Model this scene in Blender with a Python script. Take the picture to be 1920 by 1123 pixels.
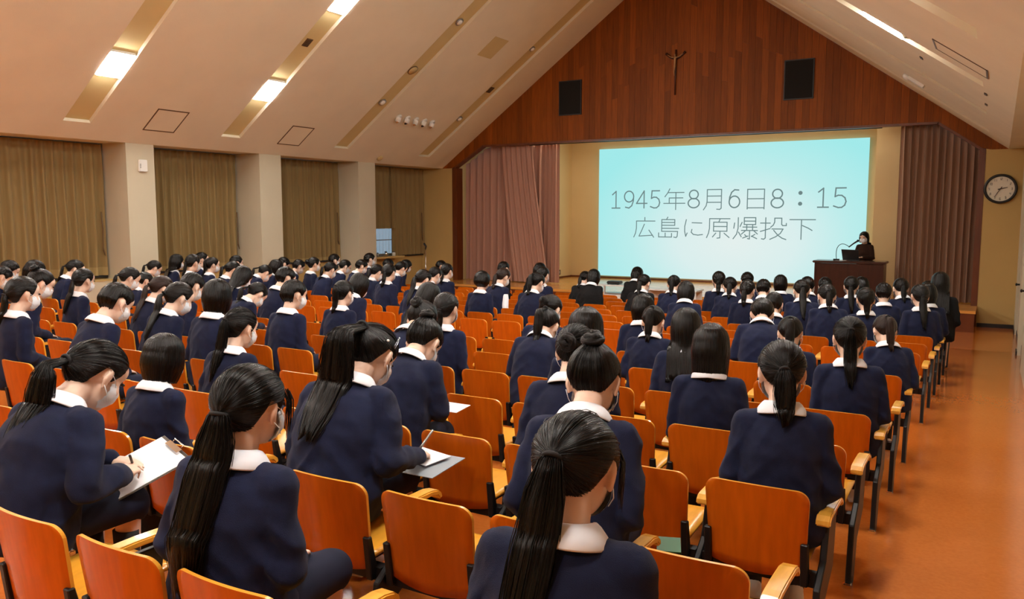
import bpy, bmesh, math, random
import numpy as np
from mathutils import Vector, Matrix, Euler, noise

for o in list(bpy.data.objects):
    bpy.data.objects.remove(o)
scene = bpy.context.scene
COL = scene.collection
R = math.radians

# ------------------------------------------------------------------ camera
cam_d = bpy.data.cameras.new('camera')
cam_d.sensor_fit = 'HORIZONTAL'; cam_d.sensor_width = 36.0; cam_d.lens = 1530.0 / 1920.0 * 36.0
cam_d.clip_start = 0.05; cam_d.clip_end = 200
cam = bpy.data.objects.new('camera', cam_d); COL.objects.link(cam)
PITCH, YAW = R(5.9515), R(30.7173)
fw = Vector((-math.sin(YAW) * math.cos(PITCH), math.cos(YAW) * math.cos(PITCH), -math.sin(PITCH)))
rt = Vector((math.cos(YAW), math.sin(YAW), 0)); upv = rt.cross(fw)
cam.matrix_world = Matrix(((rt.x, upv.x, -fw.x, 0), (rt.y, upv.y, -fw.y, 0), (rt.z, upv.z, -fw.z, 1.65), (0, 0, 0, 1)))
scene.camera = cam

# ------------------------------------------------------------------ world (overcast daylight behind the curtained windows)
w = bpy.data.worlds.new('world'); scene.world = w; w.use_nodes = True
bg = w.node_tree.nodes['Background']
bg.inputs[0].default_value = (0.55, 0.70, 0.85, 1); bg.inputs[1].default_value = 0.9

scene.view_settings.view_transform = 'Standard'
scene.view_settings.look = 'None'
scene.view_settings.gamma = 1.0
scene.view_settings.use_curve_mapping = False
scene.view_settings.exposure = 0.0
scene.cycles.max_bounces = 6; scene.cycles.diffuse_bounces = 4; scene.cycles.glossy_bounces = 3; scene.cycles.transmission_bounces = 4
scene.cycles.caustics_reflective = False; scene.cycles.caustics_refractive = False
LAMP_STRENGTH = 118.0
LAMP_COLOR = (1.0, 0.955, 0.88)

# ------------------------------------------------------------------ materials
M = {}
def nt(name):
    m = bpy.data.materials.new(name); m.use_nodes = True
    n = m.node_tree
    return m, n, n.nodes['Principled BSDF']
def lk(n, a, b): n.links.new(a, b)
def nd(n, t, **kw):
    x = n.nodes.new(t)
    for k, v in kw.items():
        if k in x.inputs.keys() if isinstance(k, str) else False: x.inputs[k].default_value = v
        else: setattr(x, k, v)
    return x
def ramp(n, stops):
    r = n.nodes.new('ShaderNodeValToRGB')
    e = r.color_ramp.elements
    while len(e) < len(stops): e.new(0.5)
    for i, (p, c) in enumerate(stops):
        e[i].position = p; e[i].color = (c[0], c[1], c[2], 1)
    return r
def mat(name, col, rough=0.5, metal=0.0, spec=0.5, coat=0.0, var=0.0, nscale=8.0, bump=0.0, bscale=80.0, stretch=(1, 1, 1), rand=0.0, sheen=0.0, rvar=0.0):
    m, n, p = nt(name)
    p.inputs['Roughness'].default_value = rough
    p.inputs['Metallic'].default_value = metal
    p.inputs['Specular IOR Level'].default_value = spec
    p.inputs['Coat Weight'].default_value = coat
    p.inputs['Coat Roughness'].default_value = 0.12
    p.inputs['Sheen Weight'].default_value = sheen
    p.inputs['Base Color'].default_value = (*col, 1)
    tc = n.nodes.new('ShaderNodeTexCoord'); mp = n.nodes.new('ShaderNodeMapping')
    mp.inputs['Scale'].default_value = stretch
    lk(n, tc.outputs['Object'], mp.inputs['Vector'])
    vec = mp.outputs['Vector']
    if rand > 0:
        oi = n.nodes.new('ShaderNodeObjectInfo'); va = n.nodes.new('ShaderNodeVectorMath'); va.operation = 'ADD'
        sc = n.nodes.new('ShaderNodeMath'); sc.operation = 'MULTIPLY'; sc.inputs[1].default_value = 37.0
        lk(n, oi.outputs['Random'], sc.inputs[0]); lk(n, vec, va.inputs[0]); lk(n, sc.outputs[0], va.inputs[1]); vec = va.outputs[0]
    if var > 0 or rand > 0:
        tx = n.nodes.new('ShaderNodeTexNoise'); tx.inputs['Scale'].default_value = nscale; tx.inputs['Detail'].default_value = 4
        lk(n, vec, tx.inputs['Vector'])
        rp = ramp(n, [(0.25, tuple(c * (1 - var) for c in col)), (0.75, tuple(min(1, c * (1 + var)) for c in col))])
        lk(n, tx.outputs['Fac'], rp.inputs['Fac']); out = rp.outputs['Color']
        if rand > 0:
            hv = n.nodes.new('ShaderNodeHueSaturation')
            mr = n.nodes.new('ShaderNodeMapRange'); mr.inputs['To Min'].default_value = 1 - rand; mr.inputs['To Max'].default_value = 1 + rand
            lk(n, oi.outputs['Random'], mr.inputs['Value']); lk(n, mr.outputs[0], hv.inputs['Value']); lk(n, out, hv.inputs['Color']); out = hv.outputs['Color']
        lk(n, out, p.inputs['Base Color'])
        if rvar > 0:
            m2 = n.nodes.new('ShaderNodeMapRange'); m2.inputs['To Min'].default_value = max(0.02, rough - rvar); m2.inputs['To Max'].default_value = rough + rvar
            lk(n, tx.outputs['Fac'], m2.inputs['Value']); lk(n, m2.outputs[0], p.inputs['Roughness'])
    if bump > 0:
        t2 = n.nodes.new('ShaderNodeTexNoise'); t2.inputs['Scale'].default_value = bscale; t2.inputs['Detail'].default_value = 3
        lk(n, vec, t2.inputs['Vector'])
        b = n.nodes.new('ShaderNodeBump'); b.inputs['Strength'].default_value = bump; b.inputs['Distance'].default_value = 0.01
        lk(n, t2.outputs['Fac'], b.inputs['Height']); lk(n, b.outputs['Normal'], p.inputs['Normal'])
    M[name] = m
    return m
def emis(name, col, s):
    m = bpy.data.materials.new(name); m.use_nodes = True; n = m.node_tree
    n.nodes.remove(n.nodes['Principled BSDF'])
    e = n.nodes.new('ShaderNodeEmission'); e.inputs[0].default_value = (*col, 1); e.inputs[1].default_value = s
    lk(n, e.outputs[0], n.nodes['Material Output'].inputs[0]); M[name] = m
    return m

mat('ceiling_paint', (0.74, 0.68, 0.53), 0.85, var=0.04, nscale=1.5, bump=0.15, bscale=60)
mat('ceiling_strip', (0.58, 0.46, 0.22), 0.7, var=0.04, nscale=2)
mat('wall_paint', (0.52, 0.36, 0.13), 0.75, var=0.05, nscale=1.2, bump=0.1, bscale=90)
mat('pilaster_paint', (0.55, 0.50, 0.37), 0.75, var=0.04, nscale=1.5)
mat('stage_wall', (0.66, 0.49, 0.25), 0.7, var=0.05, nscale=1)
mat('dark_wood', (0.13, 0.033, 0.008), 0.35, var=0.25, nscale=3, stretch=(6, 6, 0.5))
mat('board_wood', (0.225, 0.058, 0.004), 0.5, spec=0.2, var=0.22, nscale=4, stretch=(9, 9, 0.5), rand=0.22)
mat('stage_floor', (0.74, 0.35, 0.08), 0.22, coat=0.3, var=0.12, nscale=2, stretch=(0.4, 5, 5))
mat('stage_riser', (0.15, 0.04, 0.012), 0.3, var=0.15, nscale=3)
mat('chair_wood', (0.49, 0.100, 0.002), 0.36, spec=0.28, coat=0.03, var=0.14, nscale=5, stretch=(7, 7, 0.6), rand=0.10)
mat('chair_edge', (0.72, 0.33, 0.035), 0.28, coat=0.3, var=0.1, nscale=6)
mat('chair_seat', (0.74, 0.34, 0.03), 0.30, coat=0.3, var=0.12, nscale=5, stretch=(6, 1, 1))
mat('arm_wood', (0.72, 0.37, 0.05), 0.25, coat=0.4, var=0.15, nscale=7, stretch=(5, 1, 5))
mat('black_steel', (0.006, 0.006, 0.007), 0.45, spec=0.35)
mat('black_plastic', (0.012, 0.012, 0.013), 0.45)
mat('chrome', (0.8, 0.8, 0.8), 0.12, metal=1.0)
mat('white_plastic', (0.8, 0.8, 0.77), 0.4)
mat('grey_metal', (0.35, 0.35, 0.34), 0.35, metal=0.6)
mat('brown_frame', (0.12, 0.065, 0.025), 0.5)
mat('dark_grille', (0.05, 0.035, 0.02), 0.6)
mat('speaker_cloth', (0.004, 0.004, 0.004), 0.9, bump=0.4, bscale=400)
mat('navy_knit', (0.0062, 0.0100, 0.036), 0.85, spec=0.2, var=0.2, nscale=25, bump=0.35, bscale=500, sheen=0.05, rand=0.12)
mat('navy_skirt', (0.005, 0.008, 0.026), 0.8, spec=0.25, var=0.15, nscale=20, bump=0.2, bscale=600)
mat('black_cloth', (0.006, 0.006, 0.007), 0.85, spec=0.2, bump=0.2, bscale=400)
mat('brown_knit', (0.030, 0.013, 0.008), 0.85, spec=0.2, bump=0.3, bscale=500)
mat('white_shirt', (0.80, 0.85, 0.93), 0.7, var=0.02, nscale=20)
mat('white_mask', (0.78, 0.83, 0.90), 0.8, bump=0.2, bscale=60, stretch=(0.2, 0.2, 3))
mat('white_paper', (0.80, 0.83, 0.88), 0.6)
mat('grey_folder', (0.30, 0.34, 0.38), 0.45)
mat('green_folder', (0.01, 0.10, 0.03), 0.45)
mat('pen_body', (0.06, 0.05, 0.04), 0.3)
mat('sock', (0.01, 0.01, 0.012), 0.85)
mat('shoe_white', (0.7, 0.68, 0.66), 0.5)
mat('lectern_wood', (0.045, 0.012, 0.006), 0.28, coat=0.2, var=0.25, nscale=4, stretch=(5, 5, 0.5))
mat('table_white', (0.75, 0.76, 0.74), 0.35)
mat('clock_face', (0.72, 0.68, 0.56), 0.4)
mat('crucifix_wood', (0.05, 0.012, 0.006), 0.4)
mat('corpus_bronze', (0.36, 0.20, 0.08), 0.4, metal=0.3)
mat('eye_dark', (0.01, 0.008, 0.007), 0.15)
mat('hair_band', (0.006, 0.006, 0.008), 0.8)
mat('hair_clip', (0.25, 0.28, 0.33), 0.2, metal=1.0)
mat('bag_plastic', (0.72, 0.72, 0.72), 0.25)
emis('lamp_glow', LAMP_COLOR, LAMP_STRENGTH)

def skin_mat():
    m, n, p = nt('skin')
    p.inputs['Roughness'].default_value = 0.5
    p.inputs['Specular IOR Level'].default_value = 0.35
    tx = n.nodes.new('ShaderNodeTexNoise'); tx.inputs['Scale'].default_value = 14
    tc = n.nodes.new('ShaderNodeTexCoord'); lk(n, tc.outputs['Object'], tx.inputs['Vector'])
    rp = ramp(n, [(0.3, (0.74, 0.50, 0.38)), (0.7, (0.82, 0.60, 0.48))])
    lk(n, tx.outputs['Fac'], rp.inputs['Fac']); lk(n, rp.outputs['Color'], p.inputs['Base Color'])
    M['skin'] = m
skin_mat()
def hair_mat(name, c0, c1):
    m, n, p = nt(name)
    at = n.nodes.new('ShaderNodeAttribute'); at.attribute_name = 'strand'
    mp = n.nodes.new('ShaderNodeMapping'); mp.inputs['Scale'].default_value = (34, 1.6, 1)
    lk(n, at.outputs['Vector'], mp.inputs['Vector'])
    tx = n.nodes.new('ShaderNodeTexNoise'); tx.inputs['Scale'].default_value = 1.0; tx.inputs['Detail'].default_value = 5
    lk(n, mp.outputs['Vector'], tx.inputs['Vector'])
    rp = ramp(n, [(0.35, c0), (0.7, c1)]); lk(n, tx.outputs['Fac'], rp.inputs['Fac']); lk(n, rp.outputs['Color'], p.inputs['Base Color'])
    mr = n.nodes.new('ShaderNodeMapRange'); mr.inputs['To Min'].default_value = 0.16; mr.inputs['To Max'].default_value = 0.38
    lk(n, tx.outputs['Fac'], mr.inputs['Value']); lk(n, mr.outputs[0], p.inputs['Roughness'])
    b = n.nodes.new('ShaderNodeBump'); b.inputs['Strength'].default_value = 0.55; b.inputs['Distance'].default_value = 0.006
    lk(n, tx.outputs['Fac'], b.inputs['Height']); lk(n, b.outputs['Normal'], p.inputs['Normal'])
    p.inputs['Specular IOR Level'].default_value = 0.22
    M[name] = m
hair_mat('hair_black', (0.0012, 0.001, 0.001), (0.0055, 0.0046, 0.0044))
hair_mat('hair_brown', (0.010, 0.005, 0.0035), (0.034, 0.017, 0.012))

def floor_mat():
    m, n, p = nt('floor_lino')
    tc = n.nodes.new('ShaderNodeTexCoord')
    t1 = n.nodes.new('ShaderNodeTexNoise'); t1.inputs['Scale'].default_value = 0.7; t1.inputs['Detail'].default_value = 3
    t2 = n.nodes.new('ShaderNodeTexNoise'); t2.inputs['Scale'].default_value = 45; t2.inputs['Detail'].default_value = 4
    lk(n, tc.outputs['Object'], t1.inputs['Vector']); lk(n, tc.outputs['Object'], t2.inputs['Vector'])
    mx = n.nodes.new('ShaderNodeMath'); mx.operation = 'MULTIPLY_ADD'; mx.inputs[1].default_value = 0.4
    lk(n, t2.outputs['Fac'], mx.inputs[0]); 
    m3 = n.nodes.new('ShaderNodeMath'); m3.operation = 'MULTIPLY'; m3.inputs[1].default_value = 0.6
    lk(n, t1.outputs['Fac'], m3.inputs[0]); lk(n, m3.outputs[0], mx.inputs[2])
    rp = ramp(n, [(0.3, (0.46, 0.125, 0.018)), (0.7, (0.60, 0.185, 0.035))])
    lk(n, mx.outputs[0], rp.inputs['Fac']); lk(n, rp.outputs['Color'], p.inputs['Base Color'])
    mr = n.nodes.new('ShaderNodeMapRange'); mr.inputs['To Min'].default_value = 0.06; mr.inputs['To Max'].default_value = 0.20
    lk(n, mx.outputs[0], mr.inputs['Value']); lk(n, mr.outputs[0], p.inputs['Roughness'])
    b = n.nodes.new('ShaderNodeBump'); b.inputs['Strength'].default_value = 0.08; b.inputs['Distance'].default_value = 0.01
    lk(n, t1.outputs['Fac'], b.inputs['Height']); lk(n, b.outputs['Normal'], p.inputs['Normal'])
    M['floor_lino'] = m
floor_mat()

def curtain_mat(name, col, trans=0.25, sheer=0.0):
    m, n, p = nt(name)
    p.inputs['Roughness'].default_value = 0.75; p.inputs['Specular IOR Level'].default_value = 0.3
    p.inputs['Sheen Weight'].default_value = 0.1
    tc = n.nodes.new('ShaderNodeTexCoord'); mp = n.nodes.new('ShaderNodeMapping'); mp.inputs['Scale'].default_value = (14, 14, 0.6)
    tx = n.nodes.new('ShaderNodeTexNoise'); tx.inputs['Scale'].default_value = 2.0
    lk(n, tc.outputs['Object'], mp.inputs['Vector']); lk(n, mp.outputs['Vector'], tx.inputs['Vector'])
    rp = ramp(n, [(0.3, tuple(c * 0.95 for c in col)), (0.7, tuple(c * 1.05 for c in col))])
    lk(n, tx.outputs['Fac'], rp.inputs['Fac']); lk(n, rp.outputs['Color'], p.inputs['Base Color'])
    out = n.nodes['Material Output']
    tl = n.nodes.new('ShaderNodeBsdfTranslucent'); lk(n, rp.outputs['Color'], tl.inputs[0])
    ms = n.nodes.new('ShaderNodeMixShader'); ms.inputs[0].default_value = trans
    lk(n, p.outputs[0], ms.inputs[1]); lk(n, tl.outputs[0], ms.inputs[2]); cur = ms.outputs[0]
    if sheer > 0:
        tr = n.nodes.new('ShaderNodeBsdfTransparent'); m2 = n.nodes.new('ShaderNodeMixShader'); m2.inputs[0].default_value = sheer
        lk(n, cur, m2.inputs[1]); lk(n, tr.outputs[0], m2.inputs[2]); cur = m2.outputs[0]
    lk(n, cur, out.inputs[0]); M[name] = m
curtain_mat('curtain_gold', (0.29, 0.20, 0.078), 0.12)
curtain_mat('curtain_hem', (0.40, 0.29, 0.12), 0.15)
curtain_mat('curtain_sheer', (0.40, 0.38, 0.28), 0.3, 0.55)
curtain_mat('curtain_rose', (0.44, 0.24, 0.18), 0.03)
curtain_mat('curtain_brown', (0.33, 0.20, 0.135), 0.03)

def screen_mat():
    m = bpy.data.materials.new('projected_slide'); m.use_nodes = True; n = m.node_tree
    n.nodes.remove(n.nodes['Principled BSDF'])
    tc = n.nodes.new('ShaderNodeTexCoord'); mp = n.nodes.new('ShaderNodeMapping')
    mp.inputs['Location'].default_value = (-0.55, -0.5, -0.30); mp.inputs['Scale'].default_value = (1, 1, 1)
    lk(n, tc.outputs['Generated'], mp.inputs['Vector'])
    ln = n.nodes.new('ShaderNodeVectorMath'); ln.operation = 'LENGTH'
    ml = n.nodes.new('ShaderNodeVectorMath'); ml.operation = 'MULTIPLY'; ml.inputs[1].default_value = (1.35, 0, 1.0)
    lk(n, mp.outputs['Vector'], ml.inputs[0]); lk(n, ml.outputs[0], ln.inputs[0])
    rp = ramp(n, [(0.0, (0.78, 0.87, 0.85)), (0.30, (0.70, 0.86, 0.85)), (0.55, (0.50, 0.84, 0.83)), (0.85, (0.36, 0.82, 0.82))])
    lk(n, ln.outputs['Value'], rp.inputs['Fac'])
    e = n.nodes.new('ShaderNodeEmission'); e.inputs[1].default_value = 1.0
    lk(n, rp.outputs['Color'], e.inputs[0]); lk(n, e.outputs[0], n.nodes['Material Output'].inputs[0]); M['projected_slide'] = m
screen_mat()
emis('slide_text', (0.16, 0.24, 0.24), 1.0)
def glass_mat():
    m, n, p = nt('window_glass')
    p.inputs['Base Color'].default_value = (0.75, 0.85, 0.9, 1); p.inputs['Roughness'].default_value = 0.05
    p.inputs['Transmission Weight'].default_value = 1.0; p.inputs['IOR'].default_value = 1.05
    M['window_glass'] = m
glass_mat()

# ------------------------------------------------------------------ helpers
def tag(o, label=None, cat=None, group=None, kind=None):
    if label: o['label'] = label
    if cat: o['category'] = cat
    if group: o['group'] = group
    if kind: o['kind'] = kind
    return o
def obj(name, me, m=None, parent=None, loc=None):
    o = bpy.data.objects.new(name, me); COL.objects.link(o)
    if m is not None and me is not None and len(me.materials) == 0:
        for q in (m if isinstance(m, (list, tuple)) else [m]): me.materials.append(M[q])
    if parent: o.parent = parent
    if loc: o.location = loc
    return o
def empty(name, loc=(0, 0, 0), rz=0.0, sc=1.0):
    o = bpy.data.objects.new(name, None); COL.objects.link(o)
    o.empty_display_size = 0.1
    o.location = loc; o.rotation_euler = (0, 0, rz); o.scale = (sc, sc, sc)
    return o
class MB:
    """collects shapes into one mesh"""
    def __init__(s): s.v = []; s.f = []; s.m = []; s.uv = []
    def add(s, vs, fs, mi=0):
        k = len(s.v); s.v += [tuple(q) for q in vs]; s.f += [tuple(i + k for i in f) for f in fs]; s.m += [mi] * len(fs); return s
    def box(s, x0, x1, y0, y1, z0, z1, mi=0):
        vs = [(x, y, z) for z in (z0, z1) for y in (y0, y1) for x in (x0, x1)]
        return s.add(vs, [(0, 2, 3, 1), (4, 5, 7, 6), (0, 1, 5, 4), (2, 6, 7, 3), (0, 4, 6, 2), (1, 3, 7, 5)], mi)
    def poly(s, pts, mi=0): return s.add(pts, [tuple(range(len(pts)))], mi)
    def prism(s, pts, d, mi=0):
        """pts: planar polygon, d: extrusion vector"""
        n = len(pts); d = Vector(d); a = [Vector(p) for p in pts]; b = [p + d for p in a]
        fs = [tuple(range(n))[::-1], tuple(range(n, 2 * n))] + [(i, (i + 1) % n, n + (i + 1) % n, n + i) for i in range(n)]
        return s.add(a + b, fs, mi)
    def tube(s, pts, rad, seg=8, mi=0, cap=True):
        pts = [Vector(p) for p in pts]; n = len(pts)
        rs = rad if isinstance(rad, (list, tuple)) else [rad] * n
        prev = None; rings = []
        for i, p in enumerate(pts):
            t = (pts[min(i + 1, n - 1)] - pts[max(i - 1, 0)]).normalized()
            a = prev if prev is not None else (Vector((0, 0, 1)) if abs(t.z) < 0.9 else Vector((1, 0, 0)))
            x = t.cross(a).normalized(); y = x.cross(t).normalized(); prev = y
            rings.append([p + (x * math.cos(2 * math.pi * k / seg) + y * math.sin(2 * math.pi * k / seg)) * rs[i] for k in range(seg)])
        vs = [q for r in rings for q in r]
        fs = [(i * seg + k, i * seg + (k + 1) % seg, (i + 1) * seg + (k + 1) % seg, (i + 1) * seg + k) for i in range(n - 1) for k in range(seg)]
        if cap: fs += [tuple(range(seg))[::-1], tuple(range((n - 1) * seg, n * seg))]
        return s.add(vs, fs, mi)
    def ell(s, c, r, rot=None, seg=14, rng=9, mi=0):
        c = Vector(c); vs = []; fs = []
        for j in range(rng + 1):
            th = math.pi * j / rng
            for k in range(seg):
                ph = 2 * math.pi * k / seg
                q = Vector((r[0] * math.sin(th) * math.cos(ph), r[1] * math.sin(th) * math.sin(ph), r[2] * math.cos(th)))
                if rot is not None: q = rot @ q
                vs.append(c + q)
        for j in range(rng):
            for k in range(seg):
                fs.append((j * seg + k, (j + 1) * seg + k, (j + 1) * seg + (k + 1) % seg, j * seg + (k + 1) % seg))
        return s.add(vs, fs, mi)
    def cap(s, p0, r0, p1, r1, seg=12):
        s.ell(p0, (r0,) * 3, seg=seg, rng=7); s.ell(p1, (r1,) * 3, seg=seg, rng=7)
        return s.tube([p0, p1], [r0, r1], seg)
    def chain(s, pts, rs, seg=12):
        for a, b, c, d in zip(pts, rs, pts[1:], rs[1:]): s.cap(a, b, c, d, seg)
        return s
    def mesh(s, name, smooth=False, clean=True):
        me = bpy.data.meshes.new(name); me.from_pydata(s.v, [], s.f)
        me.polygons.foreach_set('material_index', s.m)
        if smooth: me.polygons.foreach_set('use_smooth', [True] * len(s.f))
        me.update()
        if clean:
            bm = bmesh.new(); bm.from_mesh(me); bmesh.ops.remove_doubles(bm, verts=bm.verts, dist=1e-5)
            bmesh.ops.recalc_face_normals(bm, faces=bm.faces); bm.to_mesh(me); bm.free()
        return me
    def build(s, name, m, parent=None, smooth=False, loc=None):
        return obj(name, s.mesh(name, smooth), m, parent, loc)
def bevel(me, wdt, seg=2, ang=40):
    bm = bmesh.new(); bm.from_mesh(me)
    es = [e for e in bm.edges if len(e.link_faces) == 2 and e.calc_face_angle(0) > R(ang)]
    bmesh.ops.bevel(bm, geom=es, offset=wdt, segments=seg, affect='EDGES', clamp_overlap=True)
    bm.to_mesh(me); bm.free(); return me
def remesh(mb, vox, smooth=4, name='m', fac=0.5):
    me = bpy.data.meshes.new(name); me.from_pydata(mb.v, [], mb.f); me.update()
    bm = bmesh.new(); bm.from_mesh(me); bmesh.ops.remove_doubles(bm, verts=bm.verts, dist=1e-6); bmesh.ops.recalc_face_normals(bm, faces=bm.faces); bm.to_mesh(me); bm.free()
    o = bpy.data.objects.new(name, me); COL.objects.link(o)
    r = o.modifiers.new('r', 'REMESH'); r.mode = 'VOXEL'; r.voxel_size = vox; r.use_smooth_shade = True
    if smooth:
        s = o.modifiers.new('s', 'SMOOTH'); s.factor = fac; s.iterations = smooth
    dg = bpy.context.evaluated_depsgraph_get()
    out = bpy.data.meshes.new_from_object(o.evaluated_get(dg))
    out.name = name
    bpy.data.objects.remove(o); bpy.data.meshes.remove(me)
    out.materials.clear()
    return out
SLOPE, YFLAT = 0.045, 16.5
def fz(y): return -SLOPE * max(-5.0, min(y, YFLAT))
# ================================================================== THE SETTING
XC, ZA, KS, DE = -7.09, 8.15, 0.7163, 7.19           # ridge x, ridge z, roof pitch, half span
XW, XL, XR = -15.14, XC - DE, XC + DE                 # window plane, left eave, right eave
YB, YF = -5.0, 20.0
def roof(d): return ZA - KS * d
# floor: raked down to the stage, flat in front of it
mb = MB()
ys = [YB, 0, 4, 8, 12, YFLAT, 20.05]
for a, b in zip(ys, ys[1:]):
    mb.poly([(-15.3, a, fz(a)), (1.9, a, fz(a)), (1.9, b, fz(b)), (-15.3, b, fz(b))])
tag(mb.build('floor', 'floor_lino'), kind='structure')
# ceiling: two slopes with recessed strips running up to the ridge
STRIPS = [-1.5, 1.85, 5.2, 8.57, 11.9, 15.25, 18.6]
HW, DS, RD = 0.25, 6.83, 0.07
nx, nz = KS / math.hypot(KS, 1), 1 / math.hypot(KS, 1)
mb = MB()
for s in (-1, 1):
    def P(d, y, off=0.0): return (XC + s * d + s * nx * off, y, roof(d) + nz * off)
    cuts = [YB] + [q for c in STRIPS for q in (c - HW, c + HW)] + [YF]
    for i in range(0, len(cuts), 2):
        mb.poly([P(0, cuts[i]), P(DE, cuts[i]), P(DE, cuts[i + 1]), P(0, cuts[i + 1])])
    for c in STRIPS:
        a, b = c - HW, c + HW
        mb.poly([P(DS, a), P(DE, a), P(DE, b), P(DS, b)])
        mb.poly([P(0, a, RD), P(DS, a, RD), P(DS, b, RD), P(0, b, RD)], 1)
        mb.poly([P(0, a), P(DS, a), P(DS, a, RD), P(0, a, RD)], 0)
        mb.poly([P(0, b), P(DS, b), P(DS, b, RD), P(0, b, RD)], 0)
        mb.poly([P(DS, a), P(DS, b), P(DS, b, RD), P(DS, a, RD)], 0)
    # flat soffit behind the eave
    xe, xo = XC + s * DE, (XW - 0.12 if s < 0 else 1.9)
    mb.poly([(xe, YB, roof(DE)), (xo, YB, roof(DE) + .02), (xo, YF, roof(DE) + .02), (xe, YF, roof(DE))])
me = mb.mesh('ceiling'); me.materials.append(M['ceiling_paint']); me.materials.append(M['ceiling_strip'])
tag(obj('ceiling', me), kind='structure')
# left wall: pilasters between the window bays
PIL = [(-0.35, 0.28), (3.0, 3.63), (6.35, 6.98), (9.72, 10.32), (12.98, 13.62), (16.27, 16.93)]
wl = empty('wall_left', (XW, 8, 0)); tag(wl, kind='structure')
for a, b in PIL:
    o = MB().box(XW - .1 - XW, XL - XW, a - 8, b - 8, -0.9, 3.01).build('pilaster', 'pilaster_paint', wl)
bays = [(PIL[i][1], PIL[i + 1][0]) for i in range(len(PIL) - 1)] + [(PIL[-1][1], YF)]
for a, b in bays:
    MB().box(-.1, 0.06, a - 8, b - 8, -0.95, 0.42).build('parapet', 'wall_paint', wl)
    MB().box(-.1, 0.12, a - 8, b - 8, 0.42, 0.47).build('sill', 'black_plastic', wl)
MB().box(-.1, XL - XW, YB - 8, PIL[0][0] - 8, -0.9, 3.01).build('solid_wall', 'wall_paint', wl)
for i, (a, b) in enumerate(bays):
    wn = empty('window_%d' % (i + 1), (XW - 0.02, (a + b) / 2, 0.47)); tag(wn, kind='structure')
    L = (b - a) / 2; hgt = 2.55
    fr = MB()
    fr.box(-.05, .0, -L, -L + .06, 0, hgt).box(-.05, .0, L - .06, L, 0, hgt).box(-.05, .0, -L, L, 0, .06).box(-.05, .0, -L, L, hgt - .06, hgt)
    fr.build('frame', 'grey_metal', wn)
    for q in (-L / 3, L / 3): MB().box(-.045, -.005, q - .02, q + .02, .06, hgt - .06).build('mullion', 'grey_metal', wn)
    for q in (.45, .95, 1.7): MB().box(-.04, -.01, -L + .06, L - .06, q - .012, q + .012).build('glazing_bar', 'grey_metal', wn)
    for j in range(3):
        y0 = -L + j * 2 * L / 3
        MB().box(-.03, -.022, y0 + .02, y0 + 2 * L / 3 - .02, .05, hgt - .05).build('pane', 'window_glass', wn)
# right wall, set back beside the photographer
mb = MB()
mb.box(.38, .55, 6.5, 13.9, -0.9, 3.05).box(.47, .6, 13.9, 16.1, -0.9, 3.05).box(.38, .6, 16.1, 16.45, -0.9, 3.05).box(.45, .6, 16.45, 19.0, -0.9, 3.05).box(.38, .6, 19.0, 20.02, -0.9, 3.05)
mb.box(.55, 1.95, 6.3, 6.5, -0.9, 3.05).box(1.8, 1.95, YB, 6.5, -0.9, 3.05)
tag(mb.build('wall_right', 'pilaster_paint'), kind='structure')
mb = MB().box(.36, .38, 6.5, 13.9, -.75, -.64).box(.36, .38, 16.1, 16.45, -.76, -.66).box(.37, .38, 19, 20, -.76, -.66)
tag(mb.build('baseboard_right', 'black_plastic'), kind='structure')
for i, (a, b, x) in enumerate(((14.0, 16.0, .44), (16.5, 18.95, .42))):
    dr = empty('door_%d' % (i + 1), (x, (a + b) / 2, fz(a))); tag(dr, kind='structure')
    L = (b - a) / 2
    MB().box(0, .03, -L, L, .1, 2.4).build('leaf', 'pilaster_paint', dr)
    MB().box(-.01, .0, -L, L, -.06, .1).build('kick_plate', 'black_plastic', dr)
    k = MB().tube([(0, L - .1, 1.02), (-.05, L - .1, 1.02)], .018).ell((-.06, L - .1, 1.02), (.02, .03, .03)).build('knob', 'black_steel', dr, True)
mb = MB().box(-15.3, 1.95, YB - .1, YB, -0.1, 3.1)
mb.prism([(XL - .2, YB - .1, 3.0), (XR + .2, YB - .1, 3.0), (XC, YB - .1, ZA + .15)], (0, .1, 0))
tag(mb.build('wall_back', 'wall_paint'), kind='structure')

# front wall: plain flanks, panelled gable over the stage opening
wf = MB()
wf.box(XW - .1, -13.93, YF, YF + .15, -0.9, 3.02).box(-.31, .45, YF, YF + .15, -0.9, 3.02)
wf = tag(wf.build('wall_front', 'wall_paint'), kind='structure')
gb = MB()
gb.prism([(XL, YF + .02, 3.0), (-13.91, YF + .02, 3.0), (-12.86, YF + .02, 3.63), (-12.86, YF + .02, roof(12.86 + XC))], (0, .12, 0))
gb.prism([(XR, YF + .02, 3.0), (-.33, YF + .02, 3.0), (-1.23, YF + .02, 3.63), (-1.23, YF + .02, roof(-1.23 - XC))], (0, .12, 0))
gb.prism([(-12.86, YF + .02, 3.63), (-1.23, YF + .02, 3.63), (-1.23, YF + .02, roof(-1.23 - XC)), (XC, YF + .02, ZA), (-12.86, YF + .02, roof(12.86 + XC))], (0, .12, 0))
gable = tag(gb.build('wall_gable', 'dark_wood'), kind='structure')
rnd = random.Random(5)
def low(x):
    if x < -13.91 or x > -.33: return 3.0
    if x < -12.86: return 3.0 + (x + 13.91) * .6
    if x > -1.23: return 3.0 + (-.33 - x) * .7
    return 3.63
BWD = 0.16; nb = int((XR - XL) / BWD) + 1; BWD = (XR - XL) / nb
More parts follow.
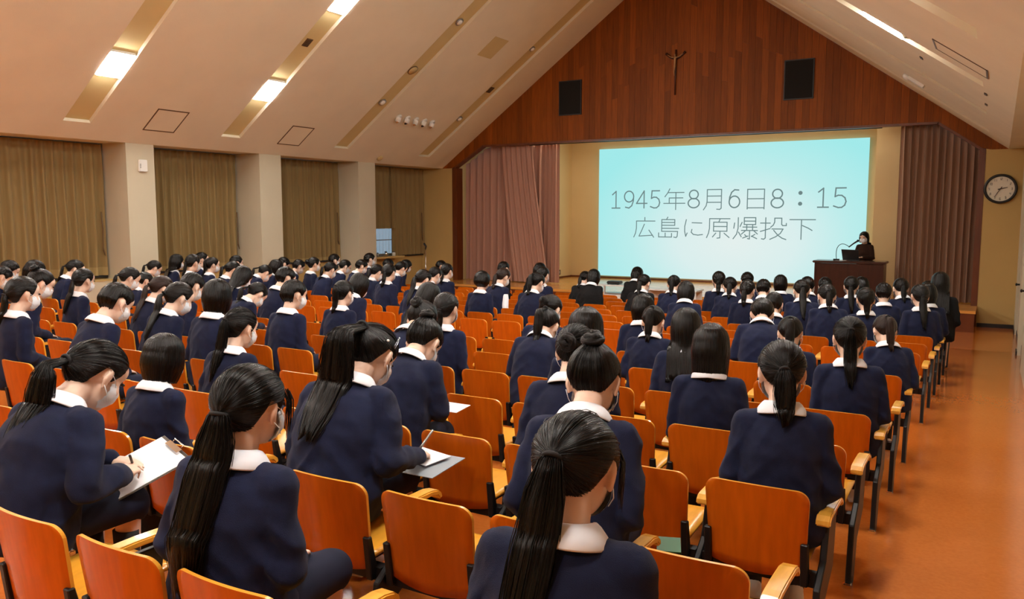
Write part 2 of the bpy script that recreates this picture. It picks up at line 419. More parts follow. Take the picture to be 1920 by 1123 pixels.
for i in range(nb):
    x0 = XL + i * BWD + .0015; x1 = XL + (i + 1) * BWD - .0015
    t0, t1 = roof(abs(x0 - XC)), roof(abs(x1 - XC)); b0, b1 = low(x0), low(x1)
    H = max(t0, t1) - min(b0, b1)
    cuts = [0.0]; z = rnd.uniform(.9, 2.3)
    while z < H - .5 and H > 2.2: cuts.append(z / H); z += rnd.uniform(1.9, 2.7)
    cuts.append(1.0)
    for a, b in zip(cuts, cuts[1:]):
        e = .0012
        za0, za1 = b0 + (t0 - b0) * a + e, b1 + (t1 - b1) * a + e
        zb0, zb1 = b0 + (t0 - b0) * b - e, b1 + (t1 - b1) * b - e
        if zb0 - za0 < .01 and zb1 - za1 < .01: continue
        dp = rnd.uniform(-.002, .002)
        MB().prism([(x0, YF - .012 + dp, za0), (x1, YF - .012 + dp, za1), (x1, YF - .012 + dp, max(zb1, za1 + .002)), (x0, YF - .012 + dp, max(zb0, za0 + .002))], (0, .03, 0)).build('board', 'board_wood', gable)
# trim round the opening and along the raking edge
def strip(name, pts, wd, y0, y1, m):
    mb = MB()
    for (xa, za), (xb, zb) in zip(pts, pts[1:]):
        d = Vector((xb - xa, 0, zb - za)).normalized(); n = Vector((-d.z, 0, d.x)) * wd
        mb.prism([(xa, y0, za), (xb, y0, zb), (xb + n.x, y0, zb + n.z), (xa + n.x, y0, za + n.z)], (0, y1 - y0, 0))
    return tag(mb.build(name, m), kind='structure')
strip('trim_1', [(-13.91, 3.0), (-12.86, 3.63), (-1.23, 3.63), (-.33, 3.0)], -.05, YF - .02, YF + .16, 'dark_wood')
strip('trim_2', [(-13.93, -.75), (-13.93, 3.0)], -.16, YF - .01, YF + .3, 'dark_wood')
strip('trim_3', [(-.31, -.75), (-.31, 3.0)], .12, YF - .01, YF + .3, 'dark_wood')
# stage box
ST = -0.30
mb = MB().box(-13.93, -.31, 18.9, 23.2, ST - .06, ST)
tag(mb.build('stage_floor', 'stage_floor'), kind='structure')
tag(MB().box(-13.9, -.33, 18.93, 19.0, -.76, ST - .06).build('stage_riser', 'stage_riser'), kind='structure')
mb = MB()
mb.box(-11.6, -2.5, 23.05, 23.2, ST, 4.2)                                   # back
mb.box(-11.63, -11.53, 21.3, 23.1, ST, 4.2).box(-2.58, -2.48, 21.3, 23.1, ST, 4.2)
mb.box(-14.0, -11.53, 21.2, 21.3, ST, 4.2).box(-2.58, -.2, 21.2, 21.3, ST, 4.2)
mb.box(-14.05, -13.93, 20.16, 21.3, ST, 4.2).box(-.31, -.2, 20.16, 21.3, ST, 4.2)
mb.box(-14.0, -.2, 20.1, 23.2, 4.2, 4.3)
tag(mb.build('wall_stage', 'stage_wall'), kind='structure')
tag(MB().box(-11.5, -2.6, 23.03, 23.05, ST, ST + .05).box(-11.53, -11.51, 21.3, 23.05, ST, ST + .05).build('baseboard_stage', 'dark_wood'), kind='structure')
tag(MB().box(XW, -13.95, 19.985, 20.0, -.75, -.66).box(-.3, .38, 19.985, 20.0, -.75, -.66).build('baseboard_front', 'black_plastic'), kind='structure')
# stage batten lamp hidden behind the header
bt = empty('stage_batten_light', (-7.06, 20.6, 3.95)); tag(bt, 'long white batten lamp above the stage behind the wooden header', 'light')
MB().box(-4.2, 4.2, -.06, .06, .06, .12).build('housing', 'white_plastic', bt)
emis('batten_glow', (1.0, .88, .68), 34.0)
MB().box(-4.2, 4.2, -.05, .05, .03, .06).build('tube_cover', 'batten_glow', bt)

# ------------------------------------------------------------------ ceiling fixtures
def slope_empty(name, x, y, off=0.0, rot=0.0):
    s = -1 if x < XC else 1
    d = abs(x - XC)
    e = empty(name)
    ux = Vector((-s, 0, KS)).normalized()                 # local x: up the slope
    uz = Vector((-s * KS, 0, -1)).normalized()            # local z: out of the ceiling, into the room
    uy = uz.cross(ux)
    e.matrix_world = Matrix(((ux.x, uy.x, uz.x, x - uz.x * off), (ux.y, uy.y, uz.y, y), (ux.z, uy.z, uz.z, roof(d) - uz.z * off), (0, 0, 0, 1)))
    return e
ordn = ['first', 'second', 'third', 'fourth', 'fifth', 'sixth', 'seventh', 'eighth', 'ninth', 'tenth', 'eleventh', 'twelfth', 'thirteenth', 'fourteenth', 'fifteenth', 'sixteenth', 'seventeenth', 'eighteenth', 'nineteenth', 'twentieth', 'twenty-first', 'twenty-second', 'twenty-third', 'twenty-fourth', 'twenty-fifth', 'twenty-sixth', 'twenty-seventh']
fr_me = MB()
for a in ((-.285, .285, -.235, -.215), (-.285, .285, .215, .235), (-.285, -.265, -.235, .235), (.265, .285, -.235, .235)): fr_me.box(a[0], a[1], a[2], a[3], 0, .055)
fr_me = fr_me.mesh('frame'); fr_me.materials.append(M['white_plastic'])
df_me = MB().box(-.265, .265, -.215, .215, .01, .076).mesh('diffuser'); df_me.materials.append(M['lamp_glow'])
for yi, y in enumerate((11.9, 8.57, 5.2, 1.85, -1.5)):
    for sd, dd in ((-1, 5.65), (-1, 3.6), (1, 5.65), (1, 3.6)):
        L = slope_empty('ceiling_light', XC + sd * dd, y, RD)
        obj('frame', fr_me, None, L); obj('diffuser', df_me, None, L)
        tag(L, 'lit square lamp, %s on the %s slope, %s strip of lamps from the stage' % ('lower' if dd > 5 else 'upper', 'window side' if sd < 0 else 'aisle side', ordn[yi]), 'light', 'square ceiling lamps')
def hatch(x0, x1, y0, y1, label, wdt=.022):
    xm, ym = (x0 + x1) / 2, (y0 + y1) / 2; a = abs(x1 - x0) / 2 * math.hypot(1, KS); b = abs(y1 - y0) / 2
    e = slope_empty('ceiling_hatch', xm, ym)
    m = MB()
    for q in ((-a, a, -b, -b + wdt), (-a, a, b - wdt, b), (-a, -a + wdt, -b, b), (a - wdt, a, -b, b)): m.box(q[0], q[1], q[2], q[3], -.01, .008)
    m.build('hatch_frame', 'brown_frame', e)
    MB().box(-a + wdt, a - wdt, -b + wdt, b - wdt, -.01, .004).build('hatch_panel', 'ceiling_paint', e)
    tag(e, label, 'hatch', 'framed ceiling hatches')
hatch(-13.95, -13.45, 9.86, 10.54, 'brown framed ceiling hatch above the first pilaster from the left')
hatch(-13.97, -13.45, 13.22, 13.88, 'brown framed ceiling hatch above the second pilaster, nearer the stage')
hatch(-.75, -.19, 10.47, 11.1, 'thin framed ceiling hatch on the aisle side slope')
def grille(x, y, a, b, label, off=RD):
    e = slope_empty('air_grille', x, y, off)
    MB().box(-a, a, -b, b, 0, .015).build('grille_frame', 'brown_frame', e)
    for k in range(5):
        q = -a + .02 + (2 * a - .04) * k / 4
        MB().box(q - .008, q + .008, -b + .015, b - .015, .012, .022).build('slat', 'dark_grille', e)
    tag(e, label, 'grille', 'dark ceiling grilles')
grille(-11.63, 11.9, .10, .075, 'small dark grille between two lit lamps in a ceiling strip')
grille(-11.68, 18.6, .10, .085, 'small dark grille in the ceiling strip nearest the stage')
def downlight(x, y, label, r=.09):
    e = slope_empty('downlight', x, y, RD)
    MB().tube([(0, 0, 0), (0, 0, .03)], r, 20).build('ring', 'grey_metal', e, True)
    MB().ell((0, 0, .03), (r * .7, r * .7, .03), seg=16).build('bulb', 'white_plastic', e, True)
    tag(e, label, 'downlight', 'unlit ceiling downlights')
downlight(-10.37, 15.25, 'unlit upper downlight in the second ceiling strip from the stage', .1)
downlight(-12.57, 15.25, 'unlit lower downlight in the second ceiling strip from the stage', .1)
downlight(-10.39, 18.55, 'unlit upper downlight in the ceiling strip nearest the stage', .08)
downlight(-12.64, 18.55, 'unlit lower downlight in the ceiling strip nearest the stage', .09)
e = slope_empty('ceiling_speaker', -11.66, 15.25, RD)
MB().tube([(0, 0, 0), (0, 0, .02)], .13, 24).build('rim', 'brown_frame', e, True); MB().tube([(0, 0, .02), (0, 0, .024)], .115, 24).build('mesh_cover', 'ceiling_strip', e, True)
tag(e, 'round tan loudspeaker between two unlit downlights in a ceiling strip', 'speaker')
e = slope_empty('ceiling_panel', -10.63, 17.0); MB().box(-.32, .32, -.3, .3, 0, .006).build('panel', 'ceiling_strip', e)
tag(e, 'faint square tan panel between the two ceiling strips nearest the stage', 'panel')
for k in range(5):
    e = slope_empty('spotlight', -12.825, 16.13 + k * .345)
    MB().tube([(0, 0, 0), (0, 0, .025)], .085, 18).build('base', 'white_plastic', e, True)
    MB().tube([(0, 0, .02), (-.09, .02, .09)], [.062, .07], 16).build('barrel', 'white_plastic', e, True)
    MB().ell((-.092, .02, .092), (.055, .055, .02), seg=12).build('lens', 'black_plastic' if k in (1, 3) else 'chrome', e, True)
    tag(e, 'white swivel spotlight, %s from the left in the row of five' % ordn[k], 'spotlight', 'row of five spotlights')
e = slope_empty('smoke_detector', -14.1, 16.92); MB().tube([(0, 0, 0), (0, 0, .03), (0, 0, .05)], [.09, .085, .05], 18).build('housing', 'ceiling_strip', e, True)
tag(e, 'round cream smoke detector on the ceiling above the last pilaster', 'detector')
e = slope_empty('ceiling_sensor', -1.44, 17.1); MB().box(-.16, .16, -.1, .1, 0, .05).build('housing', 'white_plastic', e); MB().ell((.2, 0, .03), (.08, .08, .05)).build('dome', 'white_plastic', e, True)
tag(e, 'white sensor box on the aisle side slope near the stage', 'sensor')
for x, y, lb in ((-.25, 14.0, 'nearest the stage beside the wall'), (-.24, 12.75, 'beside the wall below the framed hatch'), (-1.05, 12.95, 'farther up the slope')):
    e = slope_empty('ceiling_slot', x, y); MB().box(-.02, .02, -.09, .09, 0, .01).build('slot', 'dark_grille', e)
    tag(e, 'small dark slot on the aisle side ceiling slope, ' + lb, 'vent', 'dark slots on the aisle side ceiling')

# ------------------------------------------------------------------ curtains
def folds(t, n, ph, seed):
    a = 2 * math.pi * (n * t + 0.35 * noise.noise(Vector((t * n * .35, seed, 0)))) + ph
    q = math.sin(a)
    return (1.6 * abs(q) ** .75 * (1 if q > 0 else -1) * (.55 if q < 0 else 1) + .3 * math.sin(2 * a + 1.3)) * (.8 + .4 * noise.noise(Vector((t * n * .9, seed + 4, 2)))) + .3 * noise.noise(Vector((t * n * 1.7, seed + 9, 0)))
def curtain(name, p0, p1, z0, z1, n, amp, m, label, seed=1.0, skew=0.0, topf=None, hem=None, cat='curtain', group=None, flare=.0):
    """hangs from p0 to p1 (plan points); skew moves the bottom along the rail"""
    p0 = Vector(p0); p1 = Vector(p1); d = p1 - p0; L = d.length; d /= L; nrm = Vector((d.y, -d.x))
    base = empty(name, (p0.x, p0.y, z0))
    nu, nv = int(n * 14) + 1, 18
    zs = [k / nv for k in range(nv + 1)]
    def pt(u, v):
        t = u
        zt = z1 if topf is None else topf(p0.x + d.x * L * u)
        z = z0 + (zt - z0) * v
        A = amp * (0.65 + 0.5 * (1 - v)) * (1 if v < .93 else .8)
        f = folds(t, n, seed, seed)
        s = L * u * (1 + flare * (1 - v)) + skew * (1 - v) ** 1.3 + .25 * amp * math.cos(2 * math.pi * n * t + seed) + .02 * noise.noise(Vector((u * n * .5, v * 2, seed)))
        q = d * s + nrm * (f * A)
        return (q.x, q.y, z - z0)
    hv = 0.0 if hem is None else hem / (z1 - z0)
    vs_all = sorted(set(zs + ([hv] if hem else [])))
    def piece(name2, va, m2, par):
        vs = [pt(i / nu, v) for v in va for i in range(nu + 1)]
        fs = [(j * (nu + 1) + i, j * (nu + 1) + i + 1, (j + 1) * (nu + 1) + i + 1, (j + 1) * (nu + 1) + i) for j in range(len(va) - 1) for i in range(nu)]
        return MB().add(vs, fs).build(name2, m2, par, True)
    piece('cloth', [v for v in vs_all if v >= hv], m, base)
    if hem: piece('hem', [v for v in vs_all if v <= hv], 'curtain_hem', base)
    tag(base, label, cat, group)
    return base
cx_ = XW + .14
G = 'gold window curtains'
curtain('window_curtain', (cx_, 7.0), (cx_, 9.68), .47, 2.99, 14, .055, 'curtain_gold', 'gold pleated window curtain left of the first pilaster, at the left edge', 2.0, hem=.16, group=G)
curtain('window_curtain', (cx_, 10.36), (cx_, 12.94), .47, 2.99, 14, .055, 'curtain_gold', 'gold pleated window curtain between the first and second pilaster', 5.0, hem=.10, group=G)
curtain('window_curtain', (cx_, 13.66), (cx_, 16.24), .47, 2.99, 14, .055, 'curtain_gold', 'gold pleated window curtain between the second and third pilaster', 7.0, hem=.08, group=G)
curtain('window_curtain', (cx_, 18.42), (cx_, 19.95), .47, 2.99, 7, .055, 'curtain_gold', 'gold pleated window curtain beside the front wall corner', 8.0, group=G)
curtain('window_curtain', (cx_ + .02, 16.9), (cx_ + .02, 18.6), 1.25, 2.99, 8, .05, 'curtain_gold', 'short gold window curtain lifted above a daylit window near the stage', 11.0, group=G)
curtain('sheer_curtain', (cx_ - .05, 16.92), (cx_ - .05, 18.6), .48, 1.45, 12, .025, 'curtain_sheer', 'thin see-through curtain over the daylit window near the stage', 12.0)
for a, b, i in ((3.65, 6.33, 1), (.3, 2.98, 2)):
    curtain('window_curtain', (cx_, a), (cx_, b), .47, 2.99, 14, .055, 'curtain_gold', 'gold window curtain behind the photographer, %s bay' % ordn[i], 3.0 + i, group=G)
tl = lambda x: min(3.62, 3.0 + (x + 13.91) * .6) + .02
tr = lambda x: min(3.62, 3.0 + (-.33 - x) * .7) + .02
curtain('stage_curtain', (-13.72, 20.46), (-11.15, 20.46), ST + .02, 3.6, 11, .085, 'curtain_rose', 'rose brown stage curtain at the left of the stage opening', 3.0, topf=tl)
curtain('stage_curtain', (-12.35, 20.26), (-11.35, 20.26), ST + .03, 3.6, 6, .045, 'curtain_rose', 'rose brown curtain swept sideways in front of the left stage curtain', 9.0, topf=tl, skew=.42, flare=.12)
curtain('stage_curtain', (-11.25, 20.52), (-10.66, 20.52), ST + .02, 3.6, 5, .055, 'curtain_rose', 'narrow rose brown stage curtain at the inner edge left of the screen', 6.0, topf=tl)
curtain('stage_curtain', (-1.98, 20.40), (-.34, 20.40), ST + .02, 3.6, 12, .075, 'curtain_brown', 'rose brown stage curtain at the right behind the lectern', 4.0, topf=tr)
for y in (9.62, 12.9, 16.2, 19.86):
    mb = MB().tube([(0, 0, 1.45), (.01, .01, 1.1), (.02, -.01, .75), (.01, .03, .62), (.0, .0, .72)], .012, 6)
    o = mb.build('hanging_pull', 'brown_frame', None, True, (XW + .2, y - .03, .25)); tag(o, 'dark pull cord hanging at the edge of window curtain %s' % {9.62: 'by the first pilaster', 12.9: 'by the second pilaster', 16.2: 'by the third pilaster', 19.86: 'by the front corner'}[y], 'cord', 'curtain cords')
# ================================================================== STAGE AND WALL THINGS
# projected slide
sc_ = empty('projection_screen', (-6.75, 22.93, -.21))
tag(sc_, 'large pale cyan projected slide with a Japanese date on the stage wall', 'screen')
SX0, SX1, SZ0, SZ1 = -10.54, -2.955, -.21, 3.61
MB().box(SX0 + 6.75, SX1 + 6.75, 0, .02, 0, SZ1 - SZ0).build('slide', 'projected_slide', sc_)
def arc(cx, cy, rx, ry, a0=0, a1=360, n=22):
    return [(cx + rx * math.cos(R(a0 + (a1 - a0) * k / n)), cy + ry * math.sin(R(a0 + (a1 - a0) * k / n))) for k in range(n + 1)]
GL = {
 '1': [[(.05, .80), (.5, 1), (.5, 0)], [(0, 0), (1, 0)]],
 '9': [arc(.5, .68, .46, .32), [(.96, .70), (.93, .42), (.78, .14), (.5, .0), (.15, .05)]],
 '4': [[(.72, 0), (.72, 1), (0, .27), (1, .27)]],
 '5': [[(.92, 1), (.17, 1), (.12, .56), (.35, .63), (.62, .62), (.86, .5), (.95, .31), (.86, .12), (.64, .01), (.38, 0), (.03, .08)]],
 '8': [arc(.5, .755, .38, .245), arc(.5, .265, .48, .265)],
 '6': [arc(.5, .32, .46, .32), [(.04, .32), (.08, .58), (.24, .85), (.5, .99), (.85, .97)]],
 'nen': [[(.28, 1), (.18, .8), (.05, .62)], [(.2, .82), (.95, .82)], [(.9, .56), (.26, .56), (.26, .3)], [(0, .3), (1, .3)], [(.57, .82), (.57, 0)]],
 'tsuki': [[(.2, 1), (.2, .42), (.15, .2), (0, 0)], [(.2, 1), (1, 1), (1, .08), (.92, .02), (.75, .03)], [(.2, .68), (1, .68)], [(.19, .37), (1, .37)]],
 'hi': [[(0, 0), (0, 1), (1, 1), (1, 0)], [(0, .52), (1, .52)], [(0, .06), (1, .06)]],
 'colon': [arc(.5, .88, .35, .09, n=12), arc(.5, .12, .35, .09, n=12), arc(.5, .88, .15, .04, n=8), arc(.5, .12, .15, .04, n=8)],
 'hiro': [[(.52, 1), (.52, .82)], [(1, .82), (.12, .82), (.12, .45), (.08, .2), (0, 0)], [(.5, .66), (.38, .35), (.25, .05), (.9, .1)], [(.72, .36), (.95, 0)]],
 'shima': [[(.45, 1), (.38, .88)], [(.15, .3), (.15, .88), (.8, .88), (.8, .6)], [(.15, .74), (.8, .74)], [(.15, .6), (.8, .6)], [(.15, .45), (1, .45)], [(.15, .3), (.95, .3), (.93, .06), (.88, 0), (.76, .02)], [(0, .22), (0, .02), (.65, .02), (.65, .2)], [(.33, .22), (.33, .02)]],
 'ni': [[(.1, 1), (.02, .6), (.02, .3), (.08, 0), (.16, .2)], [(.42, .82), (.95, .8)], [(.42, .42), (.38, .25), (.5, .12), (.75, .08), (1, .12)]],
 'hara': [[(1, 1), (.12, 1), (.12, .5), (.08, .25), (0, .02)], [(.58, 1), (.52, .82)], [(.3, .82), (.3, .36), (.88, .36), (.88, .82), (.3, .82)], [(.3, .6), (.88, .6)], [(.58, .36), (.58, .02), (.46, 0)], [(.4, .26), (.26, .06)], [(.76, .26), (.98, .04)]],
 'baku': [[(.2, 1), (.2, .5), (.14, .22), (0, 0)], [(.05, .75), (.02, .5)], [(.36, .78), (.28, .58)], [(.22, .32), (.34, .1)], [(.45, 1), (.45, .68), (.92, .68), (.92, 1), (.45, 1)], [(.45, .84), (.92, .84)], [(.4, .56), (.97, .56)], [(.34, .4), (1, .4)], [(.56, .68), (.56, .4)], [(.8, .68), (.8, .4)], [(.52, .4), (.34, .22)], [(.84, .4), (1, .24)], [(.68, .36), (.68, 0), (.6, .02)], [(.48, .2), (.56, .12)], [(.4, .04), (.62, .14)], [(.9, .22), (.76, .12)], [(.76, .14), (.98, .02)]],
 'tou': [[(.2, 1), (.2, .06), (.14, 0), (.05, .02)], [(0, .75), (.38, .75)], [(0, .36), (.38, .5)], [(.55, .98), (.55, .8), (.5, .66), (.4, .56)], [(.55, .98), (.82, .98), (.82, .7), (.86, .64), (1, .64), (1, .74)], [(.45, .48), (.88, .48), (.78, .28), (.6, .12), (.38, 0)], [(.52, .42), (.68, .2), (.85, .06), (1, 0)]],
 'shita': [[(0, 1), (1, 1)], [(.46, 1), (.46, 0)], [(.5, .7), (.72, .58), (.88, .46)]],
}
LINE1 = [('1', -10.1, -9.84, 1.84, 2.34), ('9', -9.71, -9.39, 1.84, 2.34), ('4', -9.31, -8.98, 1.84, 2.34), ('5', -8.88, -8.57, 1.84, 2.34), ('nen', -8.46, -7.82, 1.79, 2.39), ('8', -7.73, -7.39, 1.84, 2.34), ('tsuki', -7.27, -6.76, 1.78, 2.35), ('6', -6.55, -6.23, 1.84, 2.34), ('hi', -6.03, -5.57, 1.8, 2.34), ('8', -5.39, -5.05, 1.83, 2.33), ('colon', -4.67, -4.57, 1.89, 2.27), ('1', -4.17, -3.9, 1.84, 2.34), ('5', -3.78, -3.45, 1.83, 2.34)]
LINE2 = [('hiro', -9.38, -8.72, .98, 1.56), ('shima', -8.6, -7.99, .98, 1.57), ('ni', -7.82, -7.28, 1.02, 1.5), ('hara', -7.16, -6.5, .98, 1.53), ('baku', -6.4, -5.73, .97, 1.56), ('tou', -5.65, -4.96, .97, 1.56), ('shita', -4.87, -4.21, .98, 1.51)]
for ln, hw in ((LINE1, .0175), (LINE2, .0135)):
    for g, x0, x1, z0, z1 in ln:
        mb = MB()
        h2 = hw if g.isdigit() or g == 'colon' else .0135
        for st in GL[g]:
            P = [Vector((x0 + (x1 - x0) * a + 6.75, 0, z0 + (z1 - z0) * b + .21)) for a, b in st]
            for a, b in zip(P, P[1:]):
                d = (b - a).normalized(); n = Vector((-d.z, 0, d.x)) * h2; e = d * h2 * .8
                q = [a - e - n, b + e - n, b + e + n, a - e + n]
                mb.prism([(p.x, -.003, p.z) for p in q], (0, .002, 0))
        mb.build('slide_character', 'slide_text', sc_)
rail = empty('curtain_rail', (-6.89, 20.2, 3.58)); tag(rail, 'long black rail under the wooden gable above the screen', 'rail')
MB().box(-4.53, 4.53, -.03, .03, -.012, .03).build('track', 'black_steel', rail); MB().box(-3.6, 4.0, -.035, .02, .03, .045).build('pale_edge', 'white_plastic', rail)
# loudspeaker panels in the gable
for x, lb in ((-10.05, 'left'), (-4.15, 'right')):
    e = empty('loudspeaker_panel', (x, YF - .02, 4.30)); tag(e, 'square black loudspeaker panel in the wooden gable, %s of the crucifix' % lb, 'loudspeaker', 'gable loudspeakers')
    MB().box(-.335, .335, -.03, .02, 0, .91).build('surround', 'black_plastic', e); MB().box(-.31, .31, -.036, -.028, .025, .885).build('grille_cloth', 'speaker_cloth', e)
# crucifix
e = empty('crucifix', (-7.13, YF - .03, 4.62)); tag(e, 'thin dark wooden crucifix with raised arms high on the gable', 'crucifix')
MB().tube([(0, 0, 0), (.004, 0, .6), (.005, 0, 1.1)], [.022, .026, .026], 8).build('post', 'crucifix_wood', e, True)
for s in (-1, 1): MB().tube([(0, -.0, .86), (s * .12, 0, .92), (s * .25, 0, 1.03)], [.02, .026, .034], 8).build('arm', 'crucifix_wood', e, True)
c = MB().ell((0, -.05, .965), (.024, .026, .034)).chain([(0, -.045, .90), (-.002, -.05, .76), (-.004, -.05, .68)], [.034, .026, .03]).chain([(-.006, -.05, .66), (-.014, -.065, .56), (-.012, -.045, .46)], [.022, .018, .012])
for s in (-1, 1): c.chain([(s * .03, -.045, .905), (s * .11, -.045, .925), (s * .2, -.04, .985)], [.018, .013, .01])
obj('corpus', remesh(c, .008, 2, 'corpus'), 'corpus_bronze', e)
# clock
e = empty('wall_clock', (-.01, YF - .01, 2.18)); tag(e, 'round wall clock with black rim and cream face beside the stage', 'clock')
rm = MB(); N = 48
prof = [(.255, -.03), (.262, -.065), (.285, -.075), (.308, -.05), (.308, .0)]
vs = [(r * math.cos(2 * math.pi * k / N), y, r * math.sin(2 * math.pi * k / N)) for r, y in prof for k in range(N)]
fs = [(j * N + k, j * N + (k + 1) % N, (j + 1) * N + (k + 1) % N, (j + 1) * N + k) for j in range(len(prof) - 1) for k in range(N)]
rm.add(vs, fs).build('rim', 'black_plastic', e, True)
MB().tube([(0, 0, 0), (0, -.032, 0)], .262, 48).build('dial', 'clock_face', e)
SEG = {'0': 'abcdef', '1': 'bc', '2': 'abged', '3': 'abgcd', '4': 'fgbc', '5': 'afgcd', '6': 'afgedc', '7': 'abc', '8': 'abcdefg', '9': 'abcdfg'}
SP = {'a': ((0, 1), (1, 1)), 'b': ((1, 1), (1, .5)), 'c': ((1, .5), (1, 0)), 'd': ((0, 0), (1, 0)), 'e': ((0, .5), (0, 0)), 'f': ((0, 1), (0, .5)), 'g': ((0, .5), (1, .5))}
mb = MB()
for h in range(1, 13):
    a = R(90 - 30 * h); cx, cz = .205 * math.cos(a), .205 * math.sin(a); t = str(h); wd, hg = .019, .042
    for k, ch in enumerate(t):
        ox = cx + (k - len(t) / 2) * (wd + .012) + .006
        for s in SEG[ch]:
            (xa, za), (xb, zb) = SP[s]
            x0, x1 = sorted((ox + xa * wd, ox + xb * wd)); z0, z1 = sorted((cz - hg / 2 + za * hg, cz - hg / 2 + zb * hg))
            mb.box(x0 - .003, x1 + .003, -.035, -.032, z0 - .003, z1 + .003)
mb.build('numerals', 'black_plastic', e)
def hand_(ang, ln, wd, y, nm):
    a = R(90 - ang); d = Vector((math.cos(a), 0, math.sin(a))); n = Vector((-d.z, 0, d.x))
    p = [-d * .05 - n * wd, d * ln - n * wd * .5, d * ln + n * wd * .5, -d * .05 + n * wd]
    MB().prism([(q.x, y, q.z) for q in p], (0, -.004, 0)).build(nm, 'black_plastic', e)
hand_(77, .13, .011, -.038, 'hour_hand'); hand_(212, .19, .008, -.043, 'minute_hand'); MB().tube([(0, -.035, 0), (0, -.05, 0)], .013, 12).build('hub', 'black_plastic', e)
# lectern
e = empty('lectern', (-2.83, 19.7, ST)); tag(e, 'dark wooden lectern on the stage in front of the speaker', 'lectern')
MB().box(-.69, .69, -.27, -.24, .05, .86).build('front_panel', 'lectern_wood', e)
for s in (-1, 1): MB().box(s * .70 - .02, s * .70 + .02, -.28, .25, .0, .87).build('side_panel', 'lectern_wood', e)
MB().box(-.69, .69, -.29, .24, 0, .05).build('plinth', 'lectern_wood', e)
MB().box(-.69, .69, -.2, .24, .45, .48).build('shelf', 'lectern_wood', e)
tp = MB().box(-.76, .76, -.33, .28, .865, .915).mesh('top'); bevel(tp, .012); obj('top', tp, 'lectern_wood', e)
MB().box(-.20, .20, -.274, -.27, .2, .7).build('inset_panel', 'lectern_wood', e)
LT = ST + .916
e = empty('desk_microphone', (-3.12, 19.62, LT)); tag(e, 'gooseneck microphone bending towards the speaker on the lectern', 'microphone')
MB().box(-.06, .06, -.05, .05, 0, .035).build('base', 'black_steel', e)
MB().tube([(0, 0, .03), (-.008, 0, .12), (-.008, 0, .20), (.004, 0, .27), (.03, .005, .325), (.07, .015, .362), (.115, .03, .375), (.16, .045, .365), (.205, .058, .342), (.25, .07, .31)], .007, 8).build('gooseneck', 'black_steel', e, True)
MB().tube([(.24, .07, .30), (.33, .10, .38), (.40, .12, .43)], [.013, .016, .02], 10).build('handle', 'black_plastic', e, True)
MB().ell((.42, .13, .445), (.028, .028, .028)).build('mic_head', 'black_steel', e, True)
e = empty('laptop', (-2.83, 19.72, LT)); e.rotation_euler = (0, 0, R(4)); tag(e, 'open black laptop standing on the lectern', 'laptop')
MB().box(-.17, .17, 0, .24, 0, .02).build('base', 'black_plastic', e)
MB().prism([(-.17, 0, .015), (.17, 0, .015), (.155, -.085, .24), (-.2, -.085, .25)], (0, .012, .003)).build('lid', 'black_plastic', e)
MB().box(-.15, .15, .03, .14, .02, .023).build('keyboard', 'grey_metal', e)
e = tag(MB().box(-.11, .11, -.15, .15, 0, .004).build('paper_sheet', 'white_paper', None, False, (-3.02, 19.72, LT)), 'white sheet of paper beside the microphone on the lectern', 'paper')
# wall socket on the stage
e = empty('wall_socket', (-10.98, 21.19, -.03)); tag(e, 'small dark wall socket low on the stage wall beside the left curtain', 'socket')
MB().box(-.04, .04, -.015, 0, -.07, .07).build('plate', 'brown_frame', e); MB().box(-.02, .02, -.018, -.015, -.04, .04).build('outlet', 'white_plastic', e)
# wall box on pilaster
e = empty('wall_box', (XL, 10.05, 2.47)); tag(e, 'small white box on the first pilaster near the ceiling', 'wall box')
bx_ = MB().box(0, .05, -.09, .09, 0, .23).mesh('case'); bevel(bx_, .01); obj('case', bx_, 'white_plastic', e)
for k in range(3): MB().box(.05, .053, -.08, -.05, .07 + k * .03, .085 + k * .03).build('button', 'grey_metal', e)
# tables before the stage
def table(nm, x0, x1, y0, y1, zt, label, panel):
    zf = fz(16.9)
    e = empty(nm, ((x0 + x1) / 2, (y0 + y1) / 2, zf)); tag(e, label, 'table', 'white tables before the stage')
    a, b, h = (x1 - x0) / 2, (y1 - y0) / 2, zt - zf
    MB().box(-a, a, -b, b, h - .03, h).build('tabletop', 'table_white', e)
    for sx in (-1, 1):
        for sy in (-1, 1): MB().box(sx * (a - .04) - .018, sx * (a - .04) + .018, sy * (b - .05) - .018, sy * (b - .05) + .018, 0, h - .03).build('leg', 'table_white', e)
    if panel: MB().box(-a + .03, a - .03, b - .06, b - .04, .2, h - .03).build('modesty_panel', 'table_white', e)
    else: MB().box(-a + .03, a - .03, -b + .05, b - .05, .42, .44).build('undershelf', 'table_white', e)
    return zt
table('side_table', -7.80, -7.0, 16.85, 17.3, .075, 'white table carrying a black projector before the stage', False)
table('side_table', -6.75, -5.45, 16.85, 17.35, .03, 'longer white table right of the projector table before the stage', True)
e = empty('projector', (-7.42, 17.05, .075)); tag(e, 'flat black projector on the white table before the stage', 'projector')
pm = MB().box(-.15, .15, -.12, .12, .01, .075).mesh('case'); bevel(pm, .015); obj('case', pm, 'black_plastic', e)
MB().tube([(.08, .12, .045), (.08, .14, .045)], .03, 14).build('lens', 'chrome', e, True)
for sx in (-1, 1): MB().box(sx * .12 - .01, sx * .12 + .01, -.1, -.08, 0, .012).build('foot', 'black_plastic', e)
e = empty('storage_box', (-7.4, 17.07, fz(16.9) + .44)); tag(e, 'white box on the shelf under the projector table', 'box'); MB().box(-.2, .2, -.13, .13, 0, .16).build('body', 'white_plastic', e); MB().box(-.21, .21, -.14, .14, .16, .19).build('lid', 'grey_metal', e)
